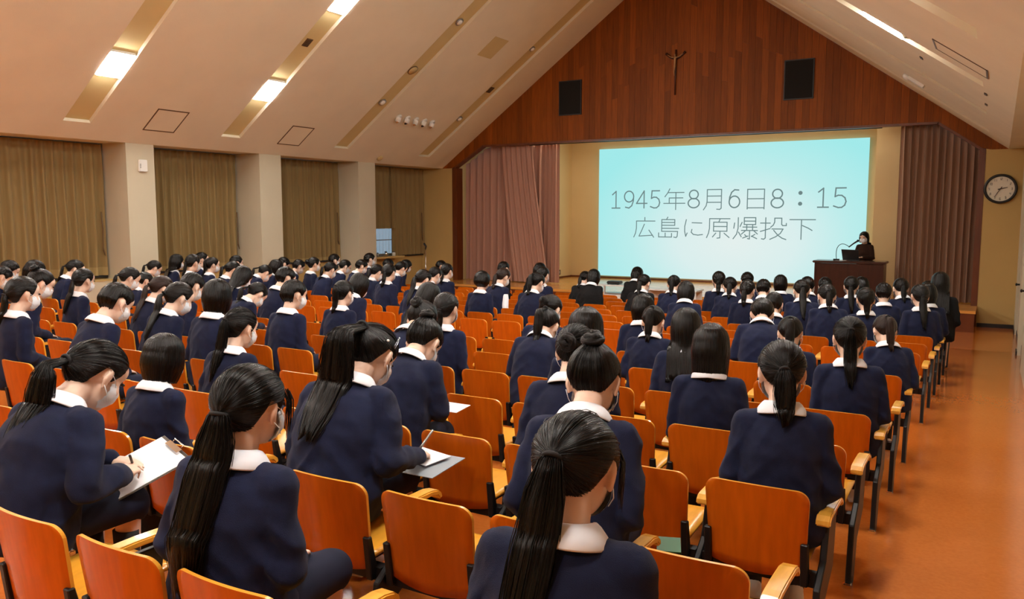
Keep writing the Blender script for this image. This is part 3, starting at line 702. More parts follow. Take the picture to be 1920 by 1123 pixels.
# microphone stand by the left wall
e = empty('microphone_stand', (-13.82, 18.5, fz(18.5))); tag(e, 'thin chrome microphone stand by the front left wall', 'microphone stand')
MB().tube([(0, 0, .02), (0, 0, 1.43)], .011, 10).build('pole', 'chrome', e, True); MB().tube([(0, 0, 0), (0, 0, .025)], .13, 20).build('base', 'black_steel', e, True)
MB().tube([(0, 0, 1.42), (.02, 0, 1.50), (-.05, 0, 1.58)], [.02, .025, .03], 10).build('clip', 'black_plastic', e, True); MB().tube([(0, 0, .85), (0, 0, .92)], .018, 10).build('collar', 'grey_metal', e, True)
# things on the sill of the daylit bay
for k, (y, w_, h_, m_, lb) in enumerate(((17.3, .07, .16, 'white_plastic', 'small white carton on the sill of the daylit window'), (17.65, .03, .10, 'grey_metal', 'small grey tin on the sill of the daylit window'), (18.0, .05, .12, 'chrome', 'shiny round jar on the sill of the daylit window'), (18.35, .05, .11, 'white_plastic', 'second shiny white jar on the sill nearest the corner curtain'))):
    e = empty('sill_jar' if k else 'sill_carton', (XW + .3, y, .47)); tag(e, lb, 'carton' if k == 0 else 'jar')
    if k == 0: MB().box(-.05, .05, -w_, w_, 0, h_).build('body', m_, e)
    else:
        MB().tube([(0, 0, 0), (0, 0, h_ * .8), (0, 0, h_)], [w_, w_, w_ * .7], 14).build('body', m_, e, True); MB().tube([(0, 0, h_), (0, 0, h_ + .02)], w_ * .75, 14).build('lid', 'black_plastic', e, True)
tag(MB().box(XW + .1, XW + .42, 16.95, 18.7, .42, .47).build('sill_shelf', 'wall_paint'), 'deep plain shelf under the daylit window near the stage', 'shelf')
for y in (8.9,):
    e = empty('heater_cabinet', (XW + .3, y + .6, fz(9))); tag(e, 'low cream heater cabinet under the curtain by the first pilaster', 'heater')
    MB().box(-.14, .14, -.9, .25, 0, .78).build('case', 'pilaster_paint', e); MB().box(-.15, .15, -.92, .27, .78, .80).build('top', 'wall_paint', e)
    for k in range(6): MB().box(.14, .146, -.8, .15, .12 + k * .05, .14 + k * .05).build('louvre', 'brown_frame', e)
# ================================================================== PEOPLE
def pose(lean=3, kyph=6, hp=8, hy=0, hr=0, side=0, arms='lap', stand=False):
    """joints of a figure facing +y; origin on the floor under the chair back"""
    J = {}
    hip = Vector((0, .195, .48)) if not stand else Vector((0, 0, .80))
    d = lambda a: Vector((math.sin(R(side)), math.sin(R(a)), math.cos(R(a)))).normalized()
    u1, u2 = d(lean), d(lean + kyph)
    chest = hip + u1 * .30; neck = chest + u2 * .205
    Rh = Matrix.Rotation(R(hy), 3, 'Z') @ Matrix.Rotation(R(hr), 3, 'Y') @ Matrix.Rotation(R(-hp), 3, 'X')
    Rh = Rh * 1.17                                        # head size
    head = neck + d(lean + kyph + .45 * hp) * .098 + Rh @ Vector((0, .028, .045))
    J.update(hip=hip, chest=chest, neck=neck, head=head, Rh=Rh, u1=u1, u2=u2, lean=lean, kyph=kyph)
    sh = neck - u2 * .080
    J['sh'] = {s: sh + Vector((s * .140, .0, 0)) for s in (-1, 1)}
    return J

ARMS = {
    'lap':   {-1: ((-.192, .20, .655), (-.075, .43, .585)), 1: ((.192, .20, .655), (.075, .43, .585))},
    'write': {-1: ((-.208, .33, .66), (-.10, .55, .62)), 1: ((.208, .33, .66), (.07, .56, .62))},
}
def add_hand(mb, wrist, fwd, up, s, curl=(22, 30, 22), thumb=0.55, scale=1.0):
    """five separate fingers; s=+1 right hand, thumb on the inner side"""
    fwd = Vector(fwd).normalized(); up = Vector(up); up = (up - fwd * up.dot(fwd)).normalized()
    lat = fwd.cross(up).normalized() * (-s)              # towards the thumb
    k = scale; W = Vector(wrist)
    mb.cap(W - fwd * .01, .021 * k, W + fwd * .02 * k, .019 * k, 10)
    for i, (ln, r) in enumerate(((.066, .0086), (.074, .0088), (.068, .0084), (.053, .0074))):
        o = lat * (.0185 * (1.5 - i) * k)
        kn = W + fwd * ((.082 - .004 * abs(i - 1)) * k) + o - up * (.004 * abs(1.5 - i) * k)
        mb.cap(W + fwd * .015 * k + o * .75, .0135 * k, kn, .0108 * k, 8)
        p = kn; a = 0
        for q, (seg, c) in enumerate(zip((.45, .31, .24), curl)):
            a += c
            dr = fwd * math.cos(R(a)) - up * math.sin(R(a)) + lat * (.06 * (1.5 - i))
            p2 = p + dr.normalized() * (ln * seg * k); rr = r * k * (1 - .1 * q)
            mb.cap(p, rr, p2, rr * .92, 8); p = p2
    b = W + fwd * .022 * k + lat * .020 * k - up * .004
    t1 = b + (fwd * .62 + lat * thumb - up * .25).normalized() * .038 * k; t2 = t1 + (fwd * .85 + lat * (thumb - .35) - up * .2).normalized() * .030 * k
    mb.cap(b, .0125 * k, t1, .0102 * k, 8); mb.cap(t1, .0102 * k, t2, .0085 * k, 8)
HB = dict(center=Vector((0, -.012, .022)), rad=Vector((.0865, .105, .0985)))
def add_head(mb, J):
    H, Q = J['head'], J['Rh']
    T = lambda p: H + Q @ Vector(p)
    e = lambda c, r, rot=None: mb.ell(T(c), r, Q if rot is None else Q @ rot, 16, 11)
    e((0, -.012, .028), (.0755, .093, .083)); e((0, .028, -.028), (.063, .066, .083)); e((0, .058, -.088), (.028, .027, .024))
    e((0, .045, .035), (.062, .05, .05))
    for s in (-1, 1):
        e((s * .036, .056, -.035), (.026, .028, .03))
        e((s * .078, -.008, -.008), (.008, .018, .031), Matrix.Rotation(R(-10), 3, 'X') @ Matrix.Rotation(R(s * 22), 3, 'Z'))
        e((s * .0745, -.004, -.034), (.008, .010, .014))
    mb.cap(T((0, .088, .012)), .008, T((0, .104, -.026)), .0115, 8)
    e((0, .088, -.058), (.022, .010, .007)); e((0, .086, -.067), (.018, .010, .007))
    mb.cap(J['neck'] - J['u2'] * .05, .066, J['neck'] + J['u2'] * .01, .057, 14)
    mb.cap(J['neck'], .056, T((0, -.020, -.045)), .054, 14)
def arm_pts(J, arms):
    out = {}
    for s in (-1, 1):
        el, wr = (arms if isinstance(arms, dict) else ARMS[arms])[s]
        out[s] = (J['sh'][s], Vector(el), Vector(wr))
    return out
def make_body(J, arms, vox, hand_opts=None, stand=False):
    mb = MB(); add_head(mb, J)
    rot = Matrix.Rotation(R(-J['lean']), 3, 'X')
    mb.ell(J['hip'] + J['u1'] * .03, (.135, .095, .10), rot); mb.ell(J['hip'] + J['u1'] * .16, (.115, .085, .11), rot)
    mb.ell(J['chest'] + J['u1'] * .02, (.128, .09, .12), rot)
    for s, (a, b, c) in arm_pts(J, arms).items():
        mb.chain([J['neck'] - J['u2'] * .05, a, b, c], [.04, .042, .034, .0225])
        fwd = (c - b).normalized()
        ho = (hand_opts or {}).get(s, {})
        add_hand(mb, c, ho.get('fwd', fwd), ho.get('up', (0, -.15, 1)), s, ho.get('curl', (22, 30, 22)), ho.get('thumb', .55), .95)
        hx = s * .085
        if not stand:
            mb.chain([J['hip'] + Vector((hx, 0, -.01)), (s * .095, .57, .46), (s * .095, .57, .09)], [.075, .052, .034]); mb.cap((s * .095, .56, .06), .034, (s * .1, .66, .035), .028)
        else:
            mb.chain([J['hip'] + Vector((hx, 0, -.01)), (s * .085, .01, .44), (s * .085, 0, .08)], [.08, .052, .036]); mb.cap((s * .085, 0, .05), .034, (s * .09, .12, .03), .028)
    return remesh(mb, vox, 3, 'body')
def wrinkle(me, J, amp, seed=0.0):
    n = len(me.vertices); co = np.empty(n * 3, dtype=np.float32); me.vertices.foreach_get('co', co); co = co.reshape(-1, 3)
    no = np.empty(n * 3, dtype=np.float32); me.vertices.foreach_get('normal', no); no = no.reshape(-1, 3)
    for i in range(n):
        p = co[i]
        ax_ = abs(p[0])
        f = .8 - 2.2 * abs(noise.noise(Vector((p[0] * 5 + seed, p[1] * 6 - p[2] * 4, p[2] * 8 + ax_ * 9)))) + .5 * noise.noise(Vector((p[0] * 16 + p[2] * 12, p[1] * 14, p[2] * 18 + seed)))
        w_ = min(1.25, max(.2, 1.35 - abs(p[2] - .62) * 2.6)) + (.5 if ax_ > .17 else 0)
        co[i] = p + no[i] * (f * amp * w_)
    me.vertices.foreach_set('co', co.ravel()); me.update()
def torso(mb, J, b_=1.0, k=22):
    hip, ch, nk, u1, u2 = J['hip'], J['chest'], J['neck'], J['u1'], J['u2']
    st = [(hip - u1 * .075, .150, .115), (hip - u1 * .05, .176, .136), (hip + u1 * .02, .181, .140), (hip + u1 * .10, .176, .132), (hip + u1 * .20, .172, .125), (ch, .172, .121), (ch + u2 * .070, .164, .113), (ch + u2 * .115, .146, .101), (ch + u2 * .155, .108, .084), (nk - u2 * .012, .072, .066), (nk + u2 * .004, .058, .056)]
    vs = []
    for i, (p, rx, ry) in enumerate(st):
        u = u1 if i < 5 else u2; y = u.cross(Vector((1, 0, 0))).normalized()
        for q in range(k):
            a = 2 * math.pi * q / k; c, s_ = math.cos(a), math.sin(a)
            ex = 2 / (2.3 if i < 5 else 2.05)
            vs.append(p + Vector((math.copysign(abs(c) ** ex, c) * rx * b_, 0, 0)) + y * (math.copysign(abs(s_) ** ex, s_) * ry * b_))
    n = len(st)
    fs = [(i * k + q, i * k + (q + 1) % k, (i + 1) * k + (q + 1) % k, (i + 1) * k + q) for i in range(n - 1) for q in range(k)]
    fs += [tuple(range(k))[::-1], tuple(range((n - 1) * k, n * k))]
    mb.add(vs, fs); mb.ell(ch + Vector((0, .055, -.01)), (.12, .085, .09))
def make_sweater(J, arms, vox, amp=.004, sleeves=True, bulk=1.0, stand=False):
    mb = MB(); rot = Matrix.Rotation(R(-J['lean']), 3, 'X'); rot2 = Matrix.Rotation(R(-J['lean'] - J['kyph']), 3, 'X'); b_ = bulk
    torso(mb, J, b_)
    for s, (a, b, c) in arm_pts(J, arms).items():
        mb.cap(J['neck'] - J['u2'] * .048, .054, a, .058)
        if sleeves:
            mb.chain([a, b], [.061 * b_, .052 * b_]); mb.chain([b, c - (c - b).normalized() * .012], [.052 * b_, .038])
            q = c - (c - b).normalized() * .035; mb.cap(q, .038, q + (c - b).normalized() * .02, .035)
        else: mb.cap(a, .058, a + (b - a) * .12, .055)
    me = remesh(mb, vox, 5, 'sweater')
    if amp: wrinkle(me, J, amp * 2.0, J['lean'] + J['kyph'])
    return me
def make_sleeves(J, arms, vox):
    mb = MB()
    for s, (a, b, c) in arm_pts(J, arms).items():
        mb.chain([a - Vector((s * .01, 0, .005)), a + (b - a) * .55], [.05, .056]); mb.chain([a + (b - a) * .55, b, b + (c - b) * .25], [.056, .05, .046])
    return remesh(mb, vox, 4, 'shirt')
def make_skirt(J, stand=False):
    mb = MB()
    if stand:
        mb.ell(J['hip'], (.165, .125, .10)); mb.tube([J['hip'], (0, .0, .38)], [.16, .20], 20)
    else:
        mb.ell(J['hip'] + Vector((0, .0, -.005)), (.168, .135, .085))
        for s in (-1, 1): mb.chain([J['hip'] + Vector((s * .085, 0, .0)), (s * .10, .40, .485), (s * .10, .58, .47)], [.088, .082, .078])
        mb.cap(J['hip'] + Vector((0, .05, -.0)), .085, (0, .55, .465), .072)
        mb.chain([(-.10, .60, .43), (.10, .60, .43)], [.055, .055])
    return remesh(mb, .016, 4, 'skirt')
def make_collar(J, deep=1.0):
    """white folded shirt collar, open at the throat"""
    u = J['u2']; x = Vector((1, 0, 0)); y = u.cross(x).normalized(); O = J['neck'] - u * .012
    prof = [(.0600, .030), (.0625, .036), (.068, .036), (.078, .028), (.093, .010), (.103, -.012), (.1015, -.017), (.089, -.004), (.070, .012), (.060, .016)]
    n = 44; vs = []; fs = []
    for k in range(n + 1):
        a = R(16 + (360 - 32) * k / n)
        fr = max(0.0, math.cos(a))                        # 1 at the throat
        bk = max(0.0, -math.cos(a))
        for (r, h) in prof:
            out = max(0, (.045 - h) / .06)
            hh = h - .035 * fr * out * deep - .012 * fr; rr = r + .008 * fr * out + .004 * bk * out * deep
            q = O + (x * (math.sin(a) * rr * 1.04) + y * (math.cos(a) * rr)) + u * (hh - .008 * abs(math.sin(a)) * out)
            vs.append(q)
    m = len(prof)
    for k in range(n):
        for j in range(m): fs.append((k * m + j, k * m + (j + 1) % m, (k + 1) * m + (j + 1) % m, (k + 1) * m + j))
    fs += [tuple(range(m)), tuple(range(n * m, (n + 1) * m))[::-1]]
    return MB().add(vs, fs).mesh('shirt_collar', True)
def make_mask(J):
    T = lambda p: J['head'] + J['Rh'] @ Vector(p)
    mb = MB(); n, m = 22, 12
    def pt(i, j, o):
        az = R(-78 + 156 * i / n); t = j / m; el = R(44 - 100 * t); e2 = abs(i / n - .5) * 2
        el = el * (1 - .35 * e2 ** 3) - R(4)
        c = Vector((0, .008, -.044)); r = Vector((.0695 + o, .0965 + o, .066 + o))
        pl = .0016 * math.sin(j * 2.1)
        q = Vector((r.x * math.sin(az) * math.cos(el), r.y * math.cos(az) * math.cos(el) + pl, r.z * math.sin(el)))
        return T(c + q)
    for o, fl in ((0, 0), (.003, 1)):
        vs = [pt(i, j, o) for j in range(m + 1) for i in range(n + 1)]
        mb.add(vs, [(j * (n + 1) + i, j * (n + 1) + i + 1, (j + 1) * (n + 1) + i + 1, (j + 1) * (n + 1) + i) for j in range(m) for i in range(n)])
    for s in (-1, 1):
        for zz, z2 in ((-.02, .012), (-.075, -.036)):
            mb.tube([T((s * .062, .048, zz)), T((s * .078, .02, (zz + z2) / 2)), T((s * .083, -.01, z2))], .0014, 5)
    return mb.mesh('face_mask', True)
def make_eye(J, s):
    T = lambda p: J['head'] + J['Rh'] @ Vector(p)
    return MB().ell(T((s * .031, .0865, .006)), (.0125, .006, .006), J['Rh'], 10, 6).mesh('eye', True)

# ---------------------------------------------------------------- hair
def strand_mesh(name, vs, fs, at):
    me = bpy.data.meshes.new(name); me.from_pydata([tuple(v) for v in vs], [], fs)
    me.polygons.foreach_set('use_smooth', [True] * len(fs))
    a = me.attributes.new('strand', 'FLOAT_VECTOR', 'POINT')
    a.data.foreach_set('vector', np.array(at, dtype=np.float32).ravel()); me.update()
    return me
class HairB:
    def __init__(s): s.v = []; s.f = []; s.a = []
    def add(s, v, f, a):
        k = len(s.v); s.v += v; s.a += a; s.f += [tuple(i + k for i in q) for q in f]
    def mesh(s, name): return strand_mesh(name, s.v, s.f, s.a)
LINES = {
    'tied':  [(0, .072), (30, .068), (52, .045), (66, .004), (74, -.018), (82, .016), (98, .028), (110, -.012), (122, -.050), (150, -.078), (180, -.086)],
    'bangs': [(0, .030), (34, .030), (50, .012), (64, -.02), (74, -.03), (82, .010), (98, .022), (110, -.012), (122, -.050), (150, -.078), (180, -.086)],
    'short': [(0, .045), (34, .045), (52, .035), (66, .002), (74, -.010), (82, .018), (98, .030), (110, .014), (122, -.010), (150, -.046), (180, -.056)],
}
def interp(tab, x):
    for (a, b), (c, d) in zip(tab, tab[1:]):
        if x <= c: return b + (d - b) * (x - a) / (c - a)
    return tab[-1][1]
def hair_cap(hb, J, line, tie=None, vol=1.0, hi=False, rough=.0016, seed=0.0, part=False, lump=0.0):
    T = lambda p: J['head'] + J['Rh'] @ Vector(p)
    N, Mn = (112, 44) if hi else (56, 22)
    C, r = HB['center'], HB['rad'] * vol
    vs, at = [], []
    if tie is not None:
        td = Vector(tie).normalized(); ax = td.cross(Vector((1, 0, 0))).normalized(); ay = td.cross(ax)
    for i in range(N):
        az = 360.0 * i / N; a = az if az <= 180 else 360 - az
        zl = interp(LINES[line], a); el0 = math.asin(max(-.98, min(.98, (zl - C.z) / r.z)))
        el0 += R(2.5) * noise.noise(Vector((az * .12, seed, 3)))
        for j in range(Mn + 2):
            t = min(1.0, j / Mn)
            el = math.pi / 2 + (el0 - math.pi / 2) * t
            d = Vector((math.sin(R(az)) * math.cos(el), math.cos(R(az)) * math.cos(el), math.sin(el)))
            p = Vector((r.x * d.x, r.y * d.y, r.z * d.z))
            if tie is not None:
                q = d - td * d.dot(td); s = math.atan2(q.dot(ay), q.dot(ax)); l = math.acos(max(-1, min(1, d.dot(td))))
                disp = rough * (noise.noise(Vector((s * 14, l * 1.5, seed))) + .6 * noise.noise(Vector((s * 34, l * 2, seed)))) * min(1, l * 2.5)
                gather = .010 * math.exp(-(l / .35) ** 2)
                p = p * (1 + disp / .09 + gather / .1)
                sa = (s, l * .8, 0)
            else:
                disp = (rough + lump) * (noise.noise(Vector((az * .16, el * 2.2, seed))) + .5 * noise.noise(Vector((az * .45, el * 3, seed))))
                p = p * (1 + disp / .09)
                sa = (R(az), el * .8, 0)
            if part: p.z -= .004 * math.exp(-(p.x / .006) ** 2) * (1 if p.y > -.05 else 0)
            edge = 1.0 if j <= Mn else .87
            if j <= Mn: edge = 1 - .05 * max(0, (t - .86) / .14) ** 2
            vs.append(T(C + p * edge)); at.append(sa)
    m = Mn + 2
    fs = [(i * m + j, i * m + j + 1, ((i + 1) % N) * m + j + 1, ((i + 1) % N) * m + j) for i in range(N) for j in range(m - 1)]
    hb.add(vs, fs, at)
def cap_strands(hb, J, tie, n, seed, lift=.0012):
    T = lambda p: J['head'] + J['Rh'] @ Vector(p); rg = random.Random(int(seed) + 77)
    C, r = HB['center'], HB['rad']; td = Vector(tie).normalized()
    for q in range(n):
        az = rg.uniform(0, 360); a = az if az <= 180 else 360 - az
        if 58 < a < 120: continue
        zl = interp(LINES['tied'], a); el = math.asin(max(-.98, min(.98, (zl - C.z) / r.z))) + R(rg.uniform(1, 6))
        d = Vector((math.sin(R(az)) * math.cos(el), math.cos(R(az)) * math.cos(el), math.sin(el)))
        lf = lift * rg.uniform(.2, 1) + (.004 if rg.random() < .06 else 0); wob = rg.uniform(-.03, .03); th = rg.uniform(.0006, .0012)
        side = d.cross(td); side = side.normalized() if side.length > 1e-3 else Vector((1, 0, 0)); pts = []
        for k in range(13):
            t = k / 12; m = (d.slerp(td, t) if d.dot(td) > -.98 else d) + side * (wob * math.sin(math.pi * t)); m = m.normalized()
            l = math.acos(max(-1, min(1, m.dot(td)))); f = 1.004 + .11 * .9 * math.exp(-(l / .35) ** 2) + lf / .095 * math.sin(math.pi * min(1, t * 1.1))
            pts.append(T(C + Vector((r.x * m.x, r.y * m.y, r.z * m.z)) * f))
        m_ = MB().tube(pts, [th * .5] + [th] * 12, 4, cap=False)
        hb.add([Vector(v) for v in m_.v], m_.f, [(q * .37, k / len(m_.v), 0) for k in range(len(m_.v))])
def back_y(J, z):
    a, b, c = J['hip'], J['chest'], J['neck']
    if z >= c.z: return c.y - .082 + .25 * (z - c.z)
    if z >= b.z: t = (z - b.z) / (c.z - b.z); return b.y + (c.y - b.y) * t - (.127 - .035 * t)
    t = max(0, (z - a.z) / (b.z - a.z)); return a.y + (b.y - a.y) * t - .142
def tail_path(J, p0, d0, L, K, rmax, drift=(0, 0), clear=True, stiff=.18):
    P = [Vector(p0)]; d = Vector(d0).normalized()
    for k in range(K):
        s = (k + 1) / K
        w_ = min(1.0, s / stiff)
        g = (d * (1 - w_) + Vector((drift[0], drift[1], -1)) * w_).normalized()
        q = P[-1] + g * (L / K)
        if clear: q.y = min(q.y, back_y(J, q.z) - rmax * .55)
        P.append(q)
    return P
def ponytail(hb, J, tie, L, rmax, drift=(0, 0), hi=False, seed=0.0, flat=(1.2, .75), fan=0.0, stiff=.18, tip=.35):
    T = lambda p: J['head'] + J['Rh'] @ Vector(p)
    C, r = HB['center'], HB['rad']; td = Vector(tie).normalized()
    base = T(C + Vector((r.x * td.x, r.y * td.y, r.z * td.z)) * 1.04); d0 = (J['Rh'] @ td).normalized() * (.6 if td.z > .3 else .45) + Vector((0, 0, -.45 if td.z > .3 else -.85))
    K, n = (36, 56) if hi else (16, 20)
    P = tail_path(J, base, d0, L, K, rmax, drift, stiff=stiff)
    prof = [(0, .40), (.06, .62), (.22, .95), (.5, 1.0), (.8, .80), (1.0, tip)]
    vs, at = [], []
    for k, p in enumerate(P):
        s = k / K; t = (P[min(k + 1, K)] - P[max(k - 1, 0)]).normalized()
        x = Vector((1, 0, 0)) - t * t.x; x.normalize(); y = t.cross(x)
        rr = rmax * interp(prof, s)
        fx = flat[0] + fan * s; fy = flat[1]
        for i in range(n):
            a = 2 * math.pi * i / n
            stk = 1 + .16 * noise.noise(Vector((math.cos(a) * 3, math.sin(a) * 3, s * 1.6 + seed))) * (1 - .6 * (s < .1)) + .10 * noise.noise(Vector((math.cos(a) * 9, math.sin(a) * 9, s * 1.2 + seed)))
            e = 0.0
            if s > .7: e = (s - .7) / .3 * L * .26 * (noise.noise(Vector((math.cos(a) * 4 + seed, math.sin(a) * 4, 7))))
            vs.append(p + x * (math.cos(a) * rr * fx * stk) + y * (math.sin(a) * rr * fy * stk) + t * e); at.append((a * .5, s * 1.2, 0))
    fs = [(k * n + i, k * n + (i + 1) % n, (k + 1) * n + (i + 1) % n, (k + 1) * n + i) for k in range(K) for i in range(n)]
    fs += [tuple(range(n))[::-1], tuple(range(K * n, (K + 1) * n))]
    hb.add(vs, fs, at)
    if hi:                                                # loose strands over the tail
        rg = random.Random(int(seed * 10) + 3)
        for q in range(110):
            a = rg.uniform(0, 2 * math.pi); rad = rg.uniform(.86, 1.12); dev = rg.uniform(-1, 1) * .018; ln = rg.uniform(.8, 1.06); th = rg.uniform(.0007, .0015)
            pts = []
            for k in range(0, K + 1, 2):
                s = k / K; kk = min(K, int(k * ln)); p = P[kk]; t = (P[min(kk + 1, K)] - P[max(kk - 1, 0)]).normalized()
                x = Vector((1, 0, 0)) - t * t.x; x.normalize(); y = t.cross(x); rr = rmax * interp(prof, s) * rad
                pts.append(p + x * (math.cos(a) * rr * (flat[0] + fan * s) + dev * s * s) + y * (math.sin(a) * rr * flat[1]) + t * max(0, ln - 1) * L * s)
            m_ = MB().tube(pts, [th] * (len(pts) - 1) + [th * .3], 4, cap=False)
            hb.add([Vector(v) for v in m_.v], m_.f, [(a * .5 + .3, k / len(m_.v), 0) for k in range(len(m_.v))])
    return base, (P[1] - P[0]).normalized()
def hair_curtain(hb, J, az0, zb, hi=False, seed=0.0, vol=1.03, inward=.02, thick=.022, el_top=38, clear=False, jag=.012):
    T = lambda p: J['head'] + J['Rh'] @ Vector(p)
    N, Mn = (90, 30) if hi else (40, 14)
    C, r = HB['center'], HB['rad'] * vol
    out, inn, at = [], [], []
    for i in range(N + 1):
        az = az0 + (360 - 2 * az0) * i / N
        jz = zb + jag * noise.noise(Vector((az * .09, seed, 1))) + .5 * jag * noise.noise(Vector((az * .5, seed, 2)))
        eq = Vector((r.x * math.sin(R(az)), r.y * math.cos(R(az)), 0))
        for j in range(Mn + 1):
            t = j / Mn; zt = r.z * math.sin(R(el_top))
            z = zt + (jz - C.z - zt) * t
            if z > 0: k = math.sqrt(max(0, 1 - (z / r.z) ** 2))
            else: k = 1.0 + .05 * math.sin(min(1, -z / .09) * math.pi) - inward * max(0, (t - .55) / .45) ** 2 * 8
            st = 1 + (.012 * noise.noise(Vector((az * .18, t * 1.2, seed))) + .010 * noise.noise(Vector((az * .6, t * 1.5, seed + 4)))) * min(1, t * 2)
            p = Vector((eq.x * k * st, eq.y * k * st, z)); q = p.copy(); f = 1 - thick / max(.03, math.hypot(p.x, p.y)) if z < r.z * .6 else .9
            q.x *= f; q.y *= f
            po, pi = T(C + p), T(C + q)
            if clear:
                by = back_y(J, po.z) if abs(po.x) < .19 else 9
                if po.z < J['neck'].z + .02: po.y = min(po.y, by - .018); pi.y = min(pi.y, by - .004)
            out.append(po); inn.append(pi); at.append((R(az), t * 1.2, 0))
    m = Mn + 1; n0 = len(out)
    fs = [(i * m + j, (i + 1) * m + j, (i + 1) * m + j + 1, i * m + j + 1) for i in range(N) for j in range(Mn)]
    fs += [(n0 + i * m + j, n0 + i * m + j + 1, n0 + (i + 1) * m + j + 1, n0 + (i + 1) * m + j) for i in range(N) for j in range(Mn)]
    fs += [(i * m + Mn, (i + 1) * m + Mn, n0 + (i + 1) * m + Mn, n0 + i * m + Mn) for i in range(N)]
    for i in (0, N): fs += [(i * m + j, i * m + j + 1, n0 + i * m + j + 1, n0 + i * m + j) for j in range(Mn)]
    hb.add(out + inn, fs, at + at)
def side_locks(hb, J, L, seed=0.0, sides=(-1, 1), n=16):
    T = lambda p: J['head'] + J['Rh'] @ Vector(p); rg = random.Random(int(seed) + 11)
    for s in sides:
        for q in range(n):
            y0 = rg.uniform(.035, .065); z0 = rg.uniform(.035, .055); l = L * rg.uniform(.55, 1); b = rg.uniform(-.004, .006)
            a = T((s * .070, y0, z0)); m0 = T((s * (.080 + b), y0 + .004, z0 - .05)); e = m0 + Vector((-s * .004, rg.uniform(-.01, .012), -l))
            pts = [a, a.lerp(m0, .5) + J['Rh'] @ Vector((s * .006, 0, 0)), m0, m0.lerp(e, .5), e]
            m_ = MB().tube(pts, [.0018, .002, .0018, .0012, .0005], 5, cap=False)
            hb.add([Vector(v) for v in m_.v], m_.f, [(q * .3, k / len(m_.v), 0) for k in range(len(m_.v))])
def torus_pts(c, ax, r, n=14):
    ax = ax.normalized(); u = ax.orthogonal().normalized(); v = ax.cross(u)
    return [c + (u * math.cos(2 * math.pi * k / n) + v * math.sin(2 * math.pi * k / n)) * r for k in range(n + 1)]
TIES = {'low': (0, -.96, -.26), 'mid': (0, -.98, -.02), 'high': (0, -.91, .38), 'bun': (0, -.72, .66), 'lowbun': (0, -.97, .08)}
def make_hair(J, style, hi=False, seed=0.0, L=None, drift=(0, 0), rmax=None, tie=None, fan=0.0, locks=False):
    """returns dict of meshes: hair (cap), ponytail, hair_tie, bun"""
    out = {}; hb = HairB()
    if style in ('low', 'lowlong', 'mid', 'high', 'highlong'):
        key = 'low' if style.startswith('low') else ('high' if style.startswith('high') else 'mid')
        tp = tie or TIES[key]
        L = L or {'low': .21, 'lowlong': .36, 'mid': .34, 'high': .27, 'highlong': .40}[style]; rmax = rmax or {'low': .030, 'lowlong': .034, 'mid': .034, 'high': .032, 'highlong': .036}[style]
        hair_cap(hb, J, 'tied', tp, 1.0, hi, seed=seed)
        if hi: cap_strands(hb, J, tp, 260, seed)
        if locks: side_locks(hb, J, .10, seed)
        out['hair'] = hb.mesh('hair')
        h2 = HairB(); b, d = ponytail(h2, J, tp, L, rmax, drift, hi, seed, fan=fan, stiff=.14 if key != 'high' else .2); out['ponytail'] = h2.mesh('ponytail')
        out['hair_tie'] = MB().tube(torus_pts(b + d * .006, d, rmax * .52), .0065, 8).mesh('hair_tie', True)
    elif style in ('bun', 'lowbun'):
        tp = tie or TIES[style]; hair_cap(hb, J, 'tied', tp, 1.0, hi, seed=seed)
        if hi: cap_strands(hb, J, tp, 200, seed)
        out['hair'] = hb.mesh('hair')
        T = lambda p: J['head'] + J['Rh'] @ Vector(p); td = Vector(tp).normalized(); r = HB['rad']
        c = T(HB['center'] + Vector((r.x * td.x, r.y * td.y, r.z * td.z)) * 1.10); ax = J['Rh'] @ td; u = ax.orthogonal().normalized(); v = ax.cross(u)
        h2 = HairB(); K = 40
        pts = [c + (u * math.cos(a) + v * math.sin(a)) * rr + ax * hh for a, rr, hh in [(k * .36, .034 - .022 * k / K, -.006 + .026 * k / K) for k in range(K)]]
        m_ = MB().tube(pts, [.016 + .002 * math.sin(k * 1.3) for k in range(K)], 10); h2.add([Vector(q) for q in m_.v], m_.f, [((i % 10) * .6, i / 60, 0) for i in range(len(m_.v))]); out['bun'] = h2.mesh('bun')
    elif style == 'short':
        hair_cap(hb, J, 'short', None, 1.0, hi, .0015, seed, lump=.0035)
        hair_curtain(hb, J, 112, -.058, hi, seed, 1.0, .05, .012, 42, jag=.016); out['hair'] = hb.mesh('hair')
    elif style == 'round':
        hair_cap(hb, J, 'short', None, 1.13, hi, .002, seed, lump=.002)
        hair_curtain(hb, J, 84, -.075, hi, seed, 1.14, .06, .03, 45, jag=.004); out['hair'] = hb.mesh('hair')
    else:
        hair_cap(hb, J, 'bangs', None, 1.02, hi, .0008, seed, part=True)
        if style == 'bob': hair_curtain(hb, J, 64, -.118, hi, seed, 1.05, .03, .022)
        elif style == 'longbob': hair_curtain(hb, J, 66, -.175, hi, seed, 1.05, .012, .022)
        elif style == 'long': hair_curtain(hb, J, 72, L and -L or -.30, hi, seed, 1.04, .0, .022, clear=True, jag=.025)
        out['hair'] = hb.mesh('hair')
    return out

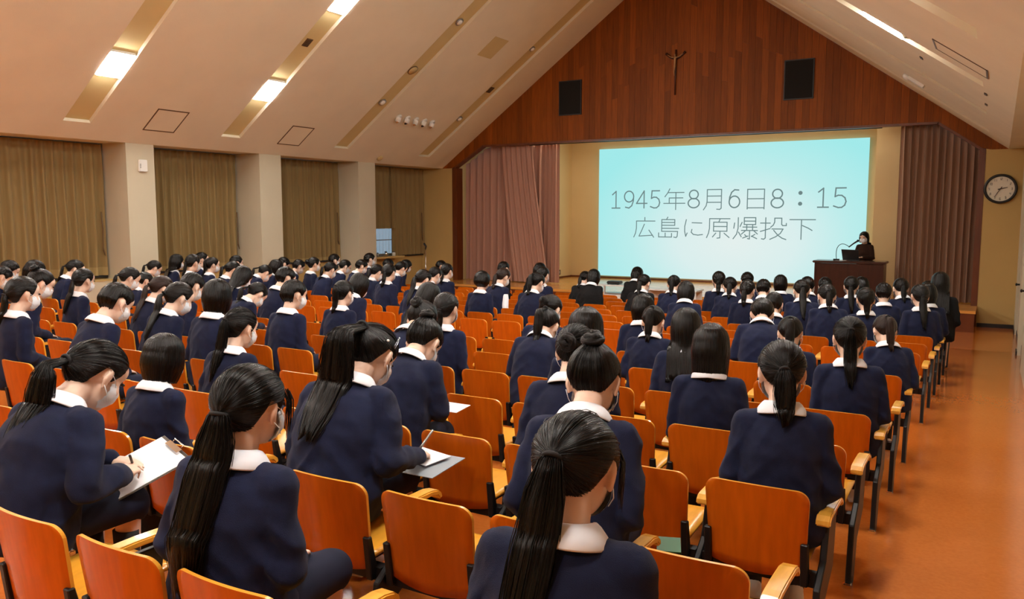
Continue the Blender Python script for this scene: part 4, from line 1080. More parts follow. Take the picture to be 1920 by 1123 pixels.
# ---------------------------------------------------------------- assembling a person
for nm in ('eye', 'shoe'): pass
def shoe_mesh(s, stand=False):
    y = .56 if not stand else 0.0
    mb = MB().cap((s * .095, y - .02, .045), .038, (s * .1, y + .11, .032), .033).cap((s * .095, y - .03, .03), .034, (s * .1, y + .12, .026), .03)
    mb.box(s * .095 - .036, s * .095 + .04, y - .06, y + .15, -.01 if not stand else 0, .012)
    return remesh(mb, .009, 3, 'shoe')
def sock_mesh(s, stand=False):
    return MB().tube([(s * .095, .56, .36), (s * .095, .56, .2), (s * .095, .56, .05)], [.050, .045, .039], 14).mesh('sock', True)
SHOES = {s: shoe_mesh(s) for s in (-1, 1)}; SOCKS = {s: sock_mesh(s) for s in (-1, 1)}
for me in SHOES.values(): me.materials.append(M['shoe_white'])
for me in SOCKS.values(): me.materials.append(M['sock'])
CACHE = {}
POSES = {
    'U':  dict(lean=3, kyph=6, hp=8), 'UR': dict(lean=3, kyph=8, hp=12, hy=-16), 'UL': dict(lean=4, kyph=6, hp=10, hy=14),
    'D':  dict(lean=8, kyph=14, hp=32), 'DR': dict(lean=7, kyph=15, hp=26, hy=-12), 'W': dict(lean=18, kyph=20, hp=50, arms='write'),
}
def clothes(key, p, arms, vox=.0125, bvox=.0105, hand_opts=None, amp=.004, vest=False, bulk=1.0):
    J = pose(**{k: v for k, v in p.items() if k != 'arms'})
    c = dict(J=J, body=make_body(J, arms, bvox, hand_opts), sweater=make_sweater(J, arms, vox, amp, not vest, bulk), collar=make_collar(J, 1.5 if vest else 1.0), skirt=make_skirt(J), mask=make_mask(J), eye={s: make_eye(J, s) for s in (-1, 1)})
    if vest: c['shirt'] = make_sleeves(J, arms, vox); c['shirt'].materials.append(M['white_shirt'])
    for n_, m_ in (('body', 'skin'), ('collar', 'white_shirt'), ('skirt', 'navy_skirt'), ('mask', 'white_mask')): c[n_].materials.append(M[m_])
    for s in (-1, 1): c['eye'][s].materials.append(M['eye_dark'])
    CACHE[key] = c
    return c
def person(X, rowY, key, hairstyle, label, group, scale=1.0, rz=0.0, hair_kw=None, brown=False, cloth='navy_knit', arms=None, detail=True, hkey=None):
    if key not in CACHE:
        p = POSES[key]; clothes(key, p, p.get('arms', 'lap'))
    c = CACHE[key]; J = c['J']
    hk = (key, hkey or hairstyle)
    if hk not in CACHE: CACHE[hk] = make_hair(J, hairstyle, **(hair_kw or {}))
    e = empty('person', (X, rowY, fz(rowY)), rz, scale); tag(e, label, 'person', group)
    obj('body', c['body'], None, e)
    if 'shirt' in c: obj('shirt', c['shirt'], None, e)
    sw = c['sweater']
    mk = (key, 'sw', cloth)
    if mk not in CACHE:
        s2 = sw if len(sw.materials) == 0 else sw.copy(); s2.materials.clear(); s2.materials.append(M[cloth]); CACHE[mk] = s2
    obj('sweater' if cloth == 'navy_knit' else 'jacket', CACHE[mk], None, e)
    if hairstyle != 'long' or cloth != 'black_cloth': obj('shirt_collar', c['collar'], None, e)
    obj('skirt', c['skirt'], None, e)
    hm = 'hair_brown' if brown else 'hair_black'; par = None
    for n_ in ('hair', 'ponytail', 'bun', 'hair_tie'):
        if n_ not in CACHE[hk]: continue
        mm = (hk, n_, hm)
        if mm not in CACHE:
            m3 = CACHE[hk][n_]; m3 = m3 if len(m3.materials) == 0 else m3.copy(); m3.materials.clear(); m3.materials.append(M['hair_band' if n_ == 'hair_tie' else hm]); CACHE[mm] = m3
        o = obj(n_, CACHE[mm], None, par or e)
        if n_ == 'hair': par = o
    obj('face_mask', c['mask'], None, e)
    for s in (-1, 1): obj('eye', c['eye'][s], None, e)
    if detail:
        for s in (-1, 1): obj('sock', SOCKS[s], None, e); obj('shoe', SHOES[s], None, e)
    return e, J
ROWY = {-1 + k: 1.45 + .92 * k for k in range(7)}; ROWY.update({6 + k: 8.75 + .93 * k for k in range(8)})
ROWN = {-1: 'back row', 0: 'second row from back', 1: 'third row from back', 2: 'fourth row from back', 3: 'third row behind cross aisle', 4: 'second row behind cross aisle', 5: 'row just behind cross aisle',
        6: 'first row past cross aisle', 7: 'second row past cross aisle', 8: 'third row past cross aisle', 9: 'fourth row past cross aisle', 10: 'fourth row from stage', 11: 'third row from stage', 12: 'second row from stage', 13: 'front row'}
HAIRW = {'low': 'a low ponytail', 'lowlong': 'a long low ponytail', 'mid': 'a ponytail', 'high': 'a high ponytail', 'highlong': 'a long high ponytail', 'bun': 'a hair bun', 'lowbun': 'a low hair bun', 'short': 'short hair', 'bob': 'bobbed hair', 'longbob': 'a shoulder-length bob', 'long': 'long loose hair', 'round': 'full rounded short hair'}
# (row, x, scale, pose, hair, extra)
PEOPLE = {
    0: (-1, -3.18, 1.024, 'W', 'low', {'rz': 8.1}),
    1: (0, -3.63, 0.912, 'U', 'bob', {'rz': 6.7}),
    2: (-1, -1.98, 0.982, 'U', 'lowlong', {'rz': 9.7}),
    3: (1, -4.17, 0.955, 'D', 'highlong', {'rz': 5.9}),
    4: (1, -5.70, 1.057, 'D', 'short', {'rz': -0.5}),
    5: (1, -6.72, 1.032, 'U', 'low', {'rz': -2.9}),
    6: (2, -8.34, 1.054, 'DR', 'bun', {'rz': -2.6}),
    7: (3, -8.92, 1.011, 'UL', 'lowlong', {'rz': -9.2}),
    8: (5, -12.36, 1.037, 'DR', 'low', {'rz': -16.9}),
    9: (4, -12.46, 1.030, 'DR', 'short', {'rz': -17.2}),
    10: (3, -10.90, 1.014, 'D', 'short', {'rz': -13.3}),
    11: (4, -11.80, 1.048, 'DR', 'bob', {'rz': -12.8}),
    12: (4, -9.61, 1.022, 'DR', 'low', {'rz': -9.3}),
    13: (6, -12.93, 1.018, 'D', 'low', {'rz': -16.6}),
    14: (5, -10.57, 0.937, 'D', 'short', {'rz': -6.9}),
    15: (3, -7.66, 1.007, 'DR', 'lowlong', {'rz': -1.4, 'brown': True}),
    16: (2, -6.16, 1.022, 'DR', 'lowlong', {'rz': -0.1}),
    17: (7, -13.40, 1.065, 'UL', 'long', {'rz': -20.5}),
    18: (3, -7.18, 1.052, 'D', 'short', {'rz': 0.9}),
    19: (6, -11.74, 1.093, 'UL', 'low', {'rz': -16.9}),
    20: (8, -13.86, 1.086, 'U', 'low', {'rz': -23.3}),
    21: (7, -12.37, 1.038, 'U', 'high', {'rz': -19.7}),
    22: (2, -5.48, 1.039, 'UL', 'bob', {'rz': 6.2}),
    23: (8, -12.82, 1.056, 'U', 'short', {'rz': -17.3}),
    24: (6, -10.92, 1.054, 'D', 'low', {'rz': -15.1}),
    25: (5, -8.55, 1.059, 'D', 'long', {'rz': -1.4}),
    26: (7, -11.35, 1.057, 'W', 'low', {'rz': -11.3}),
    27: (8, -11.89, 1.043, 'DR', 'bob', {'rz': -18.0}),
    28: (9, -12.71, 1.069, 'D', 'short', {'rz': -20.1}),
    29: (5, -7.76, 1.066, 'DR', 'short', {'rz': -0.7}),
    30: (4, -7.43, 1.010, 'W', 'low', {'rz': -4.7}),
    31: (3, -5.59, 1.016, 'UR', 'short', {'rz': 2.2}),
    32: (9, -12.26, 1.042, 'D', 'short', {'rz': -18.0}),
    33: (9, -11.69, 1.054, 'U', 'lowbun', {'rz': -20.3}),
    34: (4, -5.78, 0.984, 'U', 'high', {'rz': 3.7}),
    35: (5, -6.51, 1.042, 'D', 'bob', {'rz': 1.7}),
    36: (8, -10.48, 1.045, 'D', 'low', {'rz': -10.4}),
    37: (11, -12.91, 1.086, 'U', 'short', {'rz': -26.6}),
    38: (10, -11.85, 1.039, 'DR', 'low', {'rz': -18.2}),
    39: (10, -11.41, 1.052, 'DR', 'short', {'rz': -18.5}),
    40: (12, -12.69, 1.110, 'U', 'short', {'rz': -26.3}),
    41: (8, -9.39, 1.037, 'D', 'low', {'rz': -10.2}),
    42: (7, -8.21, 1.047, 'UL', 'low', {'rz': -4.8}),
    43: (12, -12.27, 1.055, 'D', 'short', {'rz': -24.2}),
    44: (10, -10.37, 1.049, 'D', 'low', {'rz': -16.2}),
    45: (12, -11.72, 1.041, 'DR', 'bob', {'rz': -22.4}),
    46: (6, -6.91, 1.043, 'DR', 'lowlong', {'rz': 0.2}),
    47: (4, -4.78, 1.026, 'DR', 'long', {'rz': 4.1}),
    48: (8, -8.12, 1.036, 'D', 'low', {'rz': -7.4}),
    49: (9, -8.40, 1.032, 'U', 'low', {'rz': -2.9}),
    50: (13, -11.44, 1.033, 'DR', 'short', {'rz': -28.8}),
    51: (2, -3.55, 1.074, 'W', 'lowbun', {'rz': 7.9}),
    52: (3, -3.80, 0.989, 'U', 'low', {'rz': 9.1}),
    53: (7, -6.41, 0.992, 'U', 'round', {'rz': 4.4}),
    54: (8, -6.76, 1.048, 'U', 'low', {'rz': -3.4, 'brown': True}),
    55: (11, -8.39, 1.056, 'U', 'short', {'rz': -9.6, 'cloth': 'black_cloth'}),
    56: (7, -5.59, 1.033, 'DR', 'high', {'rz': 1.5}),
    57: (9, -6.43, 1.037, 'U', 'low', {'rz': 2.8}),
    58: (12, -8.16, 1.067, 'DR', 'bob', {'rz': -6.6, 'cloth': 'black_cloth'}),
    59: (4, -3.40, 0.985, 'DR', 'lowbun', {'rz': 5.7}),
    60: (3, -2.95, 1.009, 'W', 'high', {'rz': 10.9}),
    61: (2, -2.09, 1.010, 'U', 'bob', {'rz': 11.2}),
    62: (1, -1.74, 1.013, 'D', 'lowbun', {'rz': 11.2}),
    63: (0, -1.23, 1.060, 'W', 'bun', {'rz': 11.8}),
    64: (-1, -0.81, 0.979, 'U', 'mid', {'rz': 12.0}),
    65: (1, -2.82, 1.051, 'W', 'bun', {'rz': 9.2}),
    66: (0, -2.42, 1.058, 'W', 'highlong', {'rz': 9.6}),
    67: (11, -6.61, 0.980, 'DR', 'low', {'rz': 1.2, 'cloth': 'black_cloth'}),
    68: (10, -5.96, 1.042, 'D', 'bob', {'rz': 7.0, 'cloth': 'black_cloth'}),
    69: (12, -5.92, 1.060, 'D', 'bob', {'rz': 5.3, 'cloth': 'black_cloth'}),
    70: (9, -4.66, 1.016, 'DR', 'low', {'rz': 8.3, 'cloth': 'black_cloth'}),
    71: (9, -4.16, 1.025, 'D', 'high', {'rz': 9.1}),
    72: (7, -3.31, 1.016, 'D', 'bob', {'rz': 12.8}),
    73: (10, -3.69, 1.043, 'U', 'low', {'rz': 15.3}),
    74: (9, -3.27, 1.030, 'D', 'low', {'rz': 12.5}),
    75: (11, -3.48, 1.060, 'D', 'short', {'rz': 15.6}),
    76: (8, -2.78, 1.002, 'UR', 'low', {'rz': 11.8}),
    77: (9, -2.76, 1.015, 'DR', 'short', {'rz': 17.1}),
    78: (5, -2.80, 0.965, 'UR', 'bob', {'rz': 14.5}),
    79: (4, -2.39, 0.955, 'D', 'high', {'rz': 8.9}),
    80: (3, -1.77, 0.982, 'UL', 'long', {'rz': 8.9}),
    81: (2, -1.30, 0.973, 'U', 'longbob', {'rz': 12.6}),
    82: (5, -1.68, 1.069, 'W', 'short', {'rz': 13.7}),
    83: (11, -2.94, 1.008, 'U', 'bob', {'rz': 16.0}),
    84: (8, -2.04, 1.055, 'D', 'lowlong', {'rz': 16.4}),
    85: (10, -2.31, 1.050, 'D', 'short', {'rz': 18.3}),
    86: (11, -2.23, 1.022, 'DR', 'short', {'rz': 17.8}),
    87: (7, -1.56, 1.050, 'D', 'low', {'rz': 17.7}),
    88: (10, -1.70, 1.041, 'UR', 'lowlong', {'rz': 21.7}),
    89: (11, -1.62, 1.045, 'DR', 'bob', {'rz': 26.5}),
    90: (7, -1.18, 0.999, 'U', 'high', {'rz': 14.4}),
    91: (9, -1.18, 1.005, 'UR', 'short', {'rz': 19.0}),
    92: (10, -0.99, 1.066, 'DR', 'low', {'rz': 24.1}),
    93: (8, -0.67, 1.024, 'U', 'lowlong', {'rz': 19.0}),
    94: (11, -0.72, 1.003, 'UR', 'short', {'rz': 29.4}),
    95: (9, -0.63, 1.019, 'U', 'bob', {'rz': 23.3}),
    96: (4, -1.26, 0.941, 'D', 'high', {'rz': 11.1}),
    97: (1, -0.70, 1.001, 'U', 'low', {'rz': 13.3}),
    98: (3, -0.69, 0.989, 'U', 'highlong', {'rz': 14.6}),
    99: (5, -0.63, 0.934, 'D', 'high', {'rz': 20.1, 'brown': True}),
    100: (6, -1.97, 0.975, 'DR', 'short', {'rz': 17.2}),
    101: (10, -0.63, 1.120, 'U', 'long', {'rz': 5.0, 'cloth': 'black_cloth'}),
}

HERO = {
    64: dict(pose=dict(lean=3, kyph=9, hp=20, hy=-4), hair='mid', kw=dict(L=.52, rmax=.036, drift=(-.10, 0), tie=(-.12, -.97, -.06), locks=True, fan=.15), label='nearest student, sleek long black ponytail and white mask, at the bottom centre'),
    2: dict(pose=dict(lean=4, kyph=8, hp=8, hy=0), hair='lowlong', kw=dict(L=.50, rmax=.046, drift=(-.05, 0), locks=True, fan=.25), label='student with a long thick low ponytail hanging over the chair back'),
    0: dict(pose=dict(lean=17, kyph=18, hp=38, hy=-6), arms={-1: ((-.205, .34, .66), (.03, .565, .650)), 1: ((.235, .27, .655), (.195, .475, .645))}, hands={1: dict(curl=(36, 50, 36), fwd=(-.40, .9, .0), up=(.45, -.1, .9)), -1: dict(curl=(16, 22, 15), fwd=(.95, .25, .02), up=(-.05, 0, 1))}, hair='low', kw=dict(L=.26, rmax=.040, drift=(-.05, -.05), fan=.5), label='student bent over a clipboard, tied hair, black mask cord, bottom left'),
    66: dict(pose=dict(lean=14, kyph=17, hp=38, hy=-4), arms={-1: ((-.21, .30, .66), (-.03, .53, .60)), 1: ((.215, .24, .655), (.20, .515, .60))}, hands={1: dict(curl=(42, 55, 40), fwd=(-.1, 1, -.1), up=(.3, -.1, .95)), -1: dict(curl=(15, 20, 15))}, hair='highlong', kw=dict(L=.44, rmax=.046, drift=(-.1, -.05), tie=(0, -.90, .40), fan=.6), label='student with a spread high ponytail and metal clip, writing on paper'),
    63: dict(pose=dict(lean=12, kyph=20, hp=34, hy=2), hair='bun', kw=dict(tie=(0, -.62, .76)), label='student with a topknot bun and bare neck in front of the nearest student'),
    65: dict(pose=dict(lean=17, kyph=22, hp=48, hy=-4), arms='write', hair='bun', kw=dict(tie=(0, -.55, .8)), label='student bowed low with swept-up hair and ear showing, mid-left'),
    97: dict(pose=dict(lean=3, kyph=9, hp=18, hy=4), hair='low', kw=dict(L=.20, rmax=.034, drift=(.03, 0)), label='student with a short low ponytail at the aisle, third row from back'),
    81: dict(pose=dict(lean=3, kyph=8, hp=10, hy=0), hair='longbob', kw={}, label='student with a straight black shoulder-length bob and white collar, centre right'),
    1: dict(pose=dict(lean=3, kyph=9, hp=14, hy=8), hair='bob', kw={}, label='student with a dark brown bob right of the clipboard'),
    62: dict(pose=dict(lean=7, kyph=14, hp=24, hy=-4), hair='lowbun', kw=dict(tie=(0, -.9, -.1)), label='broad-backed student with pinned-up hair left of the topknot student'),
    3: dict(pose=dict(lean=5, kyph=9, hp=14, hy=-6), hair='highlong', kw=dict(L=.36, rmax=.032, drift=(-.04, 0), tie=(0, -.97, .14)), label='student with long ponytail, ear and mask visible, above the thick ponytail'),
    98: dict(pose=dict(lean=3, kyph=8, hp=12, hy=-4), hair='highlong', kw=dict(L=.33, rmax=.030, tie=(0, -.96, .22)), label='student with a long straight ponytail, aisle seat behind the brown ponytail'),
}
aisle_rank = {}
byrow = {}
for i, (r, x, s, p, h, ex) in PEOPLE.items(): byrow.setdefault(r, []).append((-x, i))
for r in byrow:
    for k, (_, i) in enumerate(sorted(byrow[r])): aisle_rank[i] = k
hero_J = {}
for i, (r, x, s, p, h, ex) in PEOPLE.items():
    if i in HERO:
        q = HERO[i]; key = 'hero%d' % i; near = i in (0, 2, 64, 66)
        clothes(key, q['pose'], q.get('arms', 'lap'), .0085 if near else .010, .0062 if i in (0, 66) else .0075, q.get('hands'), .0048, bulk=1.07 if near else 1.03)
        kw = dict(hi=True, seed=float(i)); kw.update(q['kw'])
        e, J = person(x, ROWY[r], key, q['hair'], q['label'], 'seated students', s, R(ex.get('rz', 0)), kw)
        if near: e.scale = (s * 1.10, s * 1.06, s)
        hero_J[i] = (e, J)
    else:
        k = aisle_rank[i]; who = 'student' if ex.get('cloth') != 'black_cloth' else 'person in black'
        lab = '%s with %s, %s from right aisle, %s' % (who, HAIRW[h], ordn[k], ROWN[r])
        if i == 54: lab = 'student in a navy vest with white shirt sleeves and striped collar'
        if i == 53: lab = 'student with full rounded short hair left of the white-sleeved student'
        if i == 99: lab = 'student with a brown high ponytail in an aisle seat'
        if i == 101: lab = 'person in black with long black hair, by the aisle before the curtain'
        key = p
        if i == 54:
            key = 'vest'; clothes(key, POSES['DR'], 'lap', vest=True)
        e, J = person(x, ROWY[r], key, h, lab, 'seated students' if who == 'student' else 'people in black', s, R(ex.get('rz', 0)), dict(seed=float(len(h) + i % 3)), brown=ex.get('brown', False), cloth=ex.get('cloth', 'navy_knit'), detail=r < 7)
# ================================================================== SEATS
def seat_meshes():
    out = {}
    # plywood back: curved, rounded top corners, pale edge
    zt, zb, w0, w1, rc = .70, .335, .196, .214, .055
    nv, nu = 16, 12
    zs = [zb + (zt - rc - zb) * k / 7 for k in range(8)] + [zt - rc + rc * math.sin(math.pi / 2 * k / 8) for k in range(1, 9)]
    def hwz(z):
        w_ = w0 + (w1 - w0) * (z - zb) / (zt - zb)
        if z > zt - rc: w_ -= rc - math.sqrt(max(0, rc * rc - (z - (zt - rc)) ** 2))
        return max(w_, .12)
    def pt(z, u, off):
        x = hwz(z) * u; zz = z
        if z < zb + .1: zz = z - .022 * (1 - u * u) * (1 - (z - zb) / .1)
        if z > zt - .1: zz = z + .004 * (1 - u * u)
        y = (zt - z) * .14 - .030 * (1 - (x / .214) ** 2) + off + .012
        return (x, y, zz)
    mb = MB(); us = [-1 + 2 * k / nu for k in range(nu + 1)]; m = nu + 1
    A = [pt(z, u, 0) for z in zs for u in us]; B = [pt(z, u, .013) for z in zs for u in us]; n0 = len(A)
    nr = len(zs)
    fs = [(j * m + i, (j + 1) * m + i, (j + 1) * m + i + 1, j * m + i + 1) for j in range(nr - 1) for i in range(nu)]
    fsb = [(n0 + j * m + i, n0 + j * m + i + 1, n0 + (j + 1) * m + i + 1, n0 + (j + 1) * m + i) for j in range(nr - 1) for i in range(nu)]
    loop = [i for i in range(m)] + [j * m + nu for j in range(1, nr)] + [(nr - 1) * m + i for i in range(nu - 1, -1, -1)] + [j * m for j in range(nr - 2, 0, -1)]
    ed = [(a, n0 + a, n0 + b, b) for a, b in zip(loop, loop[1:] + loop[:1])]
    mb.v = A + B; mb.f = fs + fsb + ed; mb.m = [0] * (len(fs) + len(fsb)) + [1] * len(ed)
    me = mb.mesh('backrest')
    for p in me.polygons: p.use_smooth = p.material_index == 0
    me.materials.append(M['chair_wood']); me.materials.append(M['chair_edge']); out['backrest'] = me
    # seat board
    mb = MB(); nx_, ny_ = 8, 8
    def sp(i, j, dz):
        u = -1 + 2 * i / nx_; v = j / ny_
        wd = .205 - (.03 * max(0, (v - .85) / .15) ** 2)
        return (u * wd, .075 + .40 * v, .395 - .018 * (1 - u * u) * (1 - v) + .02 * v - .028 * max(0, (v - .8) / .2) ** 2 + dz)
    T_ = [sp(i, j, 0) for j in range(ny_ + 1) for i in range(nx_ + 1)]; Bt = [sp(i, j, -.014) for j in range(ny_ + 1) for i in range(nx_ + 1)]; m = nx_ + 1; n0 = len(T_)
    fs = [(j * m + i, j * m + i + 1, (j + 1) * m + i + 1, (j + 1) * m + i) for j in range(ny_) for i in range(nx_)]
    fb = [tuple(n0 + q for q in f)[::-1] for f in fs]
    loop = list(range(m)) + [j * m + nx_ for j in range(1, ny_ + 1)] + [ny_ * m + i for i in range(nx_ - 1, -1, -1)] + [j * m for j in range(ny_ - 1, 0, -1)]
    mb.v = T_ + Bt; mb.f = fs + fb + [(a, n0 + a, n0 + b, b) for a, b in zip(loop, loop[1:] + loop[:1])]; mb.m = [0] * len(mb.f)
    me = mb.mesh('seat', True); me.materials.append(M['chair_seat']); out['seat'] = me
    me = MB().box(-.235, .235, .07, .12, .285, .34).box(-.16, .16, .10, .42, .345, .372).mesh('seat_pan'); me.materials.append(M['black_steel']); out['seat_pan'] = me
    # side bracket plates holding the back
    me = MB().box(-.016, .016, -.005, .012, .0, .17).mesh('bracket')
    mb = MB().prism([(-.018, .024, .475), (-.018, .052, .475), (-.018, .095, .29), (-.018, .045, .29)], (.03, 0, 0)); me = mb.mesh('bracket'); bevel(me, .004, 1); me.materials.append(M['black_steel']); out['bracket'] = me
    # standard under the arm
    mb = MB().prism([(.236, -.035, -.002), (.236, .07, -.004), (.236, .135, .20), (.236, .32, .30), (.236, .36, .53), (.236, .19, .53), (.236, .14, .38), (.236, .02, .30)], (.028, 0, 0))
    me = mb.mesh('standard'); bevel(me, .005, 1); me.materials.append(M['black_steel']); out['standard'] = me
    me = MB().box(.228, .272, -.055, -.02, -.002, .028).mesh('foot_cap'); bevel(me, .006, 2); me.materials.append(M['chrome']); out['foot_cap'] = me
    # arm pad, turned down at both ends
    cl = [(.115, .535), (.118, .552), (.135, .564), (.17, .568), (.26, .570), (.37, .568), (.41, .560), (.428, .545), (.432, .53)]
    up, dn = [], []
    for k, (y, z) in enumerate(cl):
        a = cl[max(k - 1, 0)]; b = cl[min(k + 1, len(cl) - 1)]; d = Vector((b[0] - a[0], b[1] - a[1])).normalized(); n = Vector((-d.y, d.x)) * .012
        up.append((.221, y + n.x, z + n.y)); dn.append((.221, y - n.x, z - n.y))
    me = MB().prism(up + dn[::-1], (.058, 0, 0)).mesh('armrest'); bevel(me, .005, 2, 60); me.materials.append(M['arm_wood']); out['armrest'] = me
    return out
SM = seat_meshes()
PITCHX, X0 = .50, -.80
HIDDEN = {(5, 1), (5, 3), (5, 5), (5, 6), (5, 9), (5, 13), (5, 17), (5, 18), (5, 24), (6, 4), (6, 17), (6, 19), (7, 3), (7, 13), (7, 16), (7, 19), (7, 20), (7, 22), (7, 24), (8, 1), (8, 10), (8, 14), (8, 16), (8, 20), (8, 21), (8, 23), (9, 2), (9, 3), (9, 13), (9, 16), (9, 18), (9, 19), (10, 1), (10, 4), (10, 5), (10, 7), (10, 8), (10, 12), (10, 14), (10, 17), (10, 20), (10, 23), (10, 24), (11, 1), (11, 6), (11, 8), (11, 9), (11, 13), (11, 18), (11, 21), (11, 22), (11, 23), (12, 0), (12, 1), (12, 2), (12, 3), (12, 4), (12, 5), (12, 6), (12, 7), (12, 12), (12, 14), (12, 16), (12, 19), (12, 20), (13, 0), (13, 1), (13, 2), (13, 3), (13, 4), (13, 5), (13, 6), (13, 7), (13, 9), (13, 11), (13, 13), (13, 15), (13, 23), (13, 24)}

def seat_count(r):
    return max(1, min(25, int((1.93 * ROWY[r] + .45 + X0) / PITCHX) + 1))
for r in ROWY:
    y = ROWY[r]
    for j in range(seat_count(r)):
        if (r, j) in HIDDEN: continue
        x = X0 - PITCHX * j
        e = empty('auditorium_seat', (x, y, fz(y)))
        tag(e, 'orange plywood seat, %s from the right aisle, %s' % (ordn[j], ROWN[r]), 'seat', 'fixed auditorium seats')
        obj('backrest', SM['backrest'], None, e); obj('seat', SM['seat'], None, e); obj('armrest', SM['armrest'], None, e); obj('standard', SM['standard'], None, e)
        if r < 8:
            obj('seat_pan', SM['seat_pan'], None, e)
            for s in (-1, 1): obj('bracket', SM['bracket'], None, e, (s * .198, 0, 0))
        if r < 8 or j == 0: obj('foot_cap', SM['foot_cap'], None, e)
# ================================================================== THE SPEAKER AND HAND-HELD THINGS
J = pose(lean=2, kyph=6, hp=10, hy=0, stand=True)
arms = {-1: ((-.20, .06, .97), (-.06, .30, .99)), 1: ((.20, .06, .97), (.10, .31, .985))}
e = empty('person', (-2.62, 20.36, ST), R(180 - 14), .985)
tag(e, 'woman in a dark brown top speaking behind the lectern, white mask', 'person')
b = make_body(J, arms, .008, {s: dict(up=(0, -.1, 1), curl=(15, 22, 15)) for s in (-1, 1)}, True); b.materials.append(M['skin']); obj('body', b, None, e)
sw = make_sweater(J, arms, .011, .004, True, 1.0, True); sw.materials.append(M['brown_knit']); obj('sweater', sw, None, e)
sk = make_skirt(J, True); sk.materials.append(M['black_cloth']); obj('skirt', sk, None, e)
hr = make_hair(J, 'long', True, 4.0, L=.21)['hair']; hr.materials.append(M['hair_black']); obj('hair', hr, None, e)
mk = make_mask(J); mk.materials.append(M['white_mask']); obj('face_mask', mk, None, e)
for s in (-1, 1):
    ey = make_eye(J, s); ey.materials.append(M['eye_dark']); obj('eye', ey, None, e)
    sh_ = shoe_mesh(s, True); sh_.materials.append(M['black_plastic']); obj('shoe', sh_, None, e)

def held(i, p, rot=(0, 0, 0)):
    """world matrix of a point given in the frame of person i"""
    e, J = hero_J[i]
    bpy.context.view_layer.update()
    return e.matrix_world @ Matrix.Translation(p) @ Euler([R(a) for a in rot]).to_matrix().to_4x4()
# clipboard with paper in the lap of the bent student
cb = empty('clipboard'); cb.matrix_world = held(0, (.10, .63, .60), (20, 12, -20)); tag(cb, 'white paper on a clipboard held by the bent student, bottom left', 'clipboard')
m_ = MB().box(-.125, .125, -.17, .17, -.003, .001).mesh('board'); bevel(m_, .002, 1); obj('board', m_, 'pen_body', cb)
MB().box(-.118, .118, -.165, .155, .001, .004).build('paper', 'white_paper', cb)
MB().box(-.05, .05, .14, .165, .004, .016).build('clip', 'chrome', cb); MB().tube([(-.035, .165, .012), (-.035, .18, .02), (.035, .18, .02), (.035, .165, .012)], .003, 6).build('clip_wire', 'chrome', cb, True)
pn = empty('pen'); pn.matrix_world = held(0, (.145, .555, .665), (55, 18, 30)); tag(pn, 'short dark pen in the hand of the bent student', 'pen')
MB().tube([(0, 0, -.07), (0, 0, -.055), (0, 0, .06)], [.0015, .005, .005], 8).build('barrel', 'pen_body', pn, True)
br = empty('bracelet'); br.matrix_world = held(0, (.012, .55, .650), (0, 78, 44)); tag(br, 'thin black hair elastic on the wrist of the bent student', 'bracelet')
MB().tube(torus_pts(Vector((0, 0, 0)), Vector((0, 0, 1)), .029), .0035, 6).build('band', 'hair_band', br, True)
# writing student: sheet, grey folder, pen, hair clip
fd = empty('folder'); fd.matrix_world = held(66, (.235, .60, .545), (4, 0, -8)); tag(fd, 'grey clear folder under the sheet of the writing student', 'folder')
MB().box(-.06, .09, -.15, .10, -.003, 0).build('cover', 'grey_folder', fd)
pp = empty('paper_sheet'); pp.matrix_world = held(66, (.17, .63, .556), (5, 0, -24)); tag(pp, 'white sheet of paper under the pen of the writing student', 'paper')
MB().box(-.10, .10, -.07, .07, 0, .003).build('sheet', 'white_paper', pp)
pn = empty('pen'); pn.matrix_world = held(66, (.185, .60, .625), (-32, 28, 0)); tag(pn, 'grey pen held upright by the writing student', 'pen')
MB().tube([(0, 0, -.06), (0, 0, -.05), (0, 0, .075)], [.0015, .005, .005], 8).build('barrel', 'grey_metal', pn, True); MB().tube([(0, 0, -.05), (0, 0, -.01)], .0056, 8).build('grip', 'pen_body', pn, True)
e, J = hero_J[66]
T = lambda p: J['head'] + J['Rh'] @ Vector(p)
hc = empty('hair_clip'); hc.matrix_world = held(66, T((.086, -.012, .058))); tag(hc, 'silver snap clip in the hair of the writing student', 'hair clip')
Q = J['Rh']
MB().tube([Q @ Vector((.002, .004, .026)), Q @ Vector((.0, .010, .0)), Q @ Vector((0, .004, -.026)), Q @ Vector((0, -.004, -.02)), Q @ Vector((.002, .003, .026))], .0022, 6).build('clip', 'hair_clip', hc, True)
hc = empty('hair_bead'); hc.matrix_world = held(66, T((.080, -.055, .042))); tag(hc, 'small pearly bead in the hair of the writing student', 'hair bead'); MB().ell((0, 0, 0), (.006, .006, .006)).build('bead', 'white_plastic', hc, True)
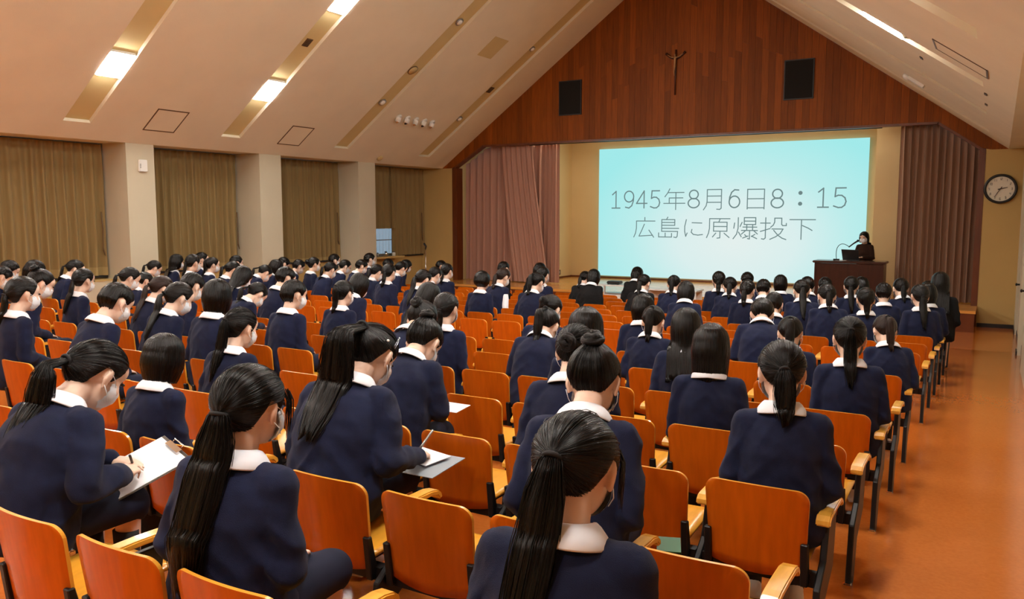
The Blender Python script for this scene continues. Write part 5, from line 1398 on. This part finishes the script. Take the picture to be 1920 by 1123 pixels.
# loose things on seats and floor
def sheet(x, y, z, a, b, rz, m, label, nm='paper_sheet', n=1):
    e = empty(nm, (x, y, z), R(rz)); tag(e, label, 'paper' if nm == 'paper_sheet' else 'folder')
    for k in range(n): MB().box(-a + .004 * (k % 3), a, -b, b - .005 * (k % 2), .004 * k, .004 * k + .0035).build('sheet' if n > 1 else 'leaf', m, e)
sheet(-4.45, ROWY[0] + .30, fz(ROWY[0]) + .42, .10, .14, 12, 'white_paper', 'stack of white papers on a seat at the left edge', n=9)
sheet(-1.02, ROWY[0] + .52, fz(ROWY[0]) + .50, .045, .07, 20, 'green_folder', 'green folder beside the topknot student', 'folder')
ps = empty('paper_sheet'); ps.matrix_world = held(65, (.12, .62, .612), (6, 0, -10)); tag(ps, 'sheet of paper in the hands of the student bowed low', 'paper')
MB().box(-.11, .11, -.07, .07, 0, .003).build('leaf', 'white_paper', ps)
sheet(-4.95, ROWY[3] + .3, fz(ROWY[3]) + .415, .10, .08, 15, 'white_paper', 'white sheet of paper beside the short-haired student, mid-left')
sheet(-1.30, ROWY[0] + .30, fz(ROWY[0]) + .425, .07, .09, 30, 'white_paper', 'folded white paper in the gap between the two right front seats')
def bag(x, y, z, sx, sy, sz, m, label, nm='bag', cat='bag', seed=1):
    e = empty(nm, (x, y, z)); tag(e, label, cat)
    mb = MB().ell((0, 0, sz * .5), (sx, sy, sz * .55), None, 16, 10); me = remesh(mb, .012, 1, 'bag')
    for v in me.vertices: v.co += v.co.normalized() * .028 * noise.noise(v.co * 14 + Vector((seed, 0, 0))); v.co.z = max(0, v.co.z)
    obj('body', me, m, e); MB().tube([(-.05, 0, sz * .95), (-.03, 0, sz * 1.2), (.03, 0, sz * 1.2), (.05, 0, sz * .95)], .006, 6).build('strap', m, e, True)
bag(-1.75, 1.98, fz(1.98), .11, .08, .14, 'bag_plastic', 'crumpled grey plastic bag on the floor under the empty front seat', seed=2)
bag(-.62, 2.02, fz(2.02), .07, .06, .10, 'bag_plastic', 'pale blue plastic bag on the floor at the aisle corner', seed=5)
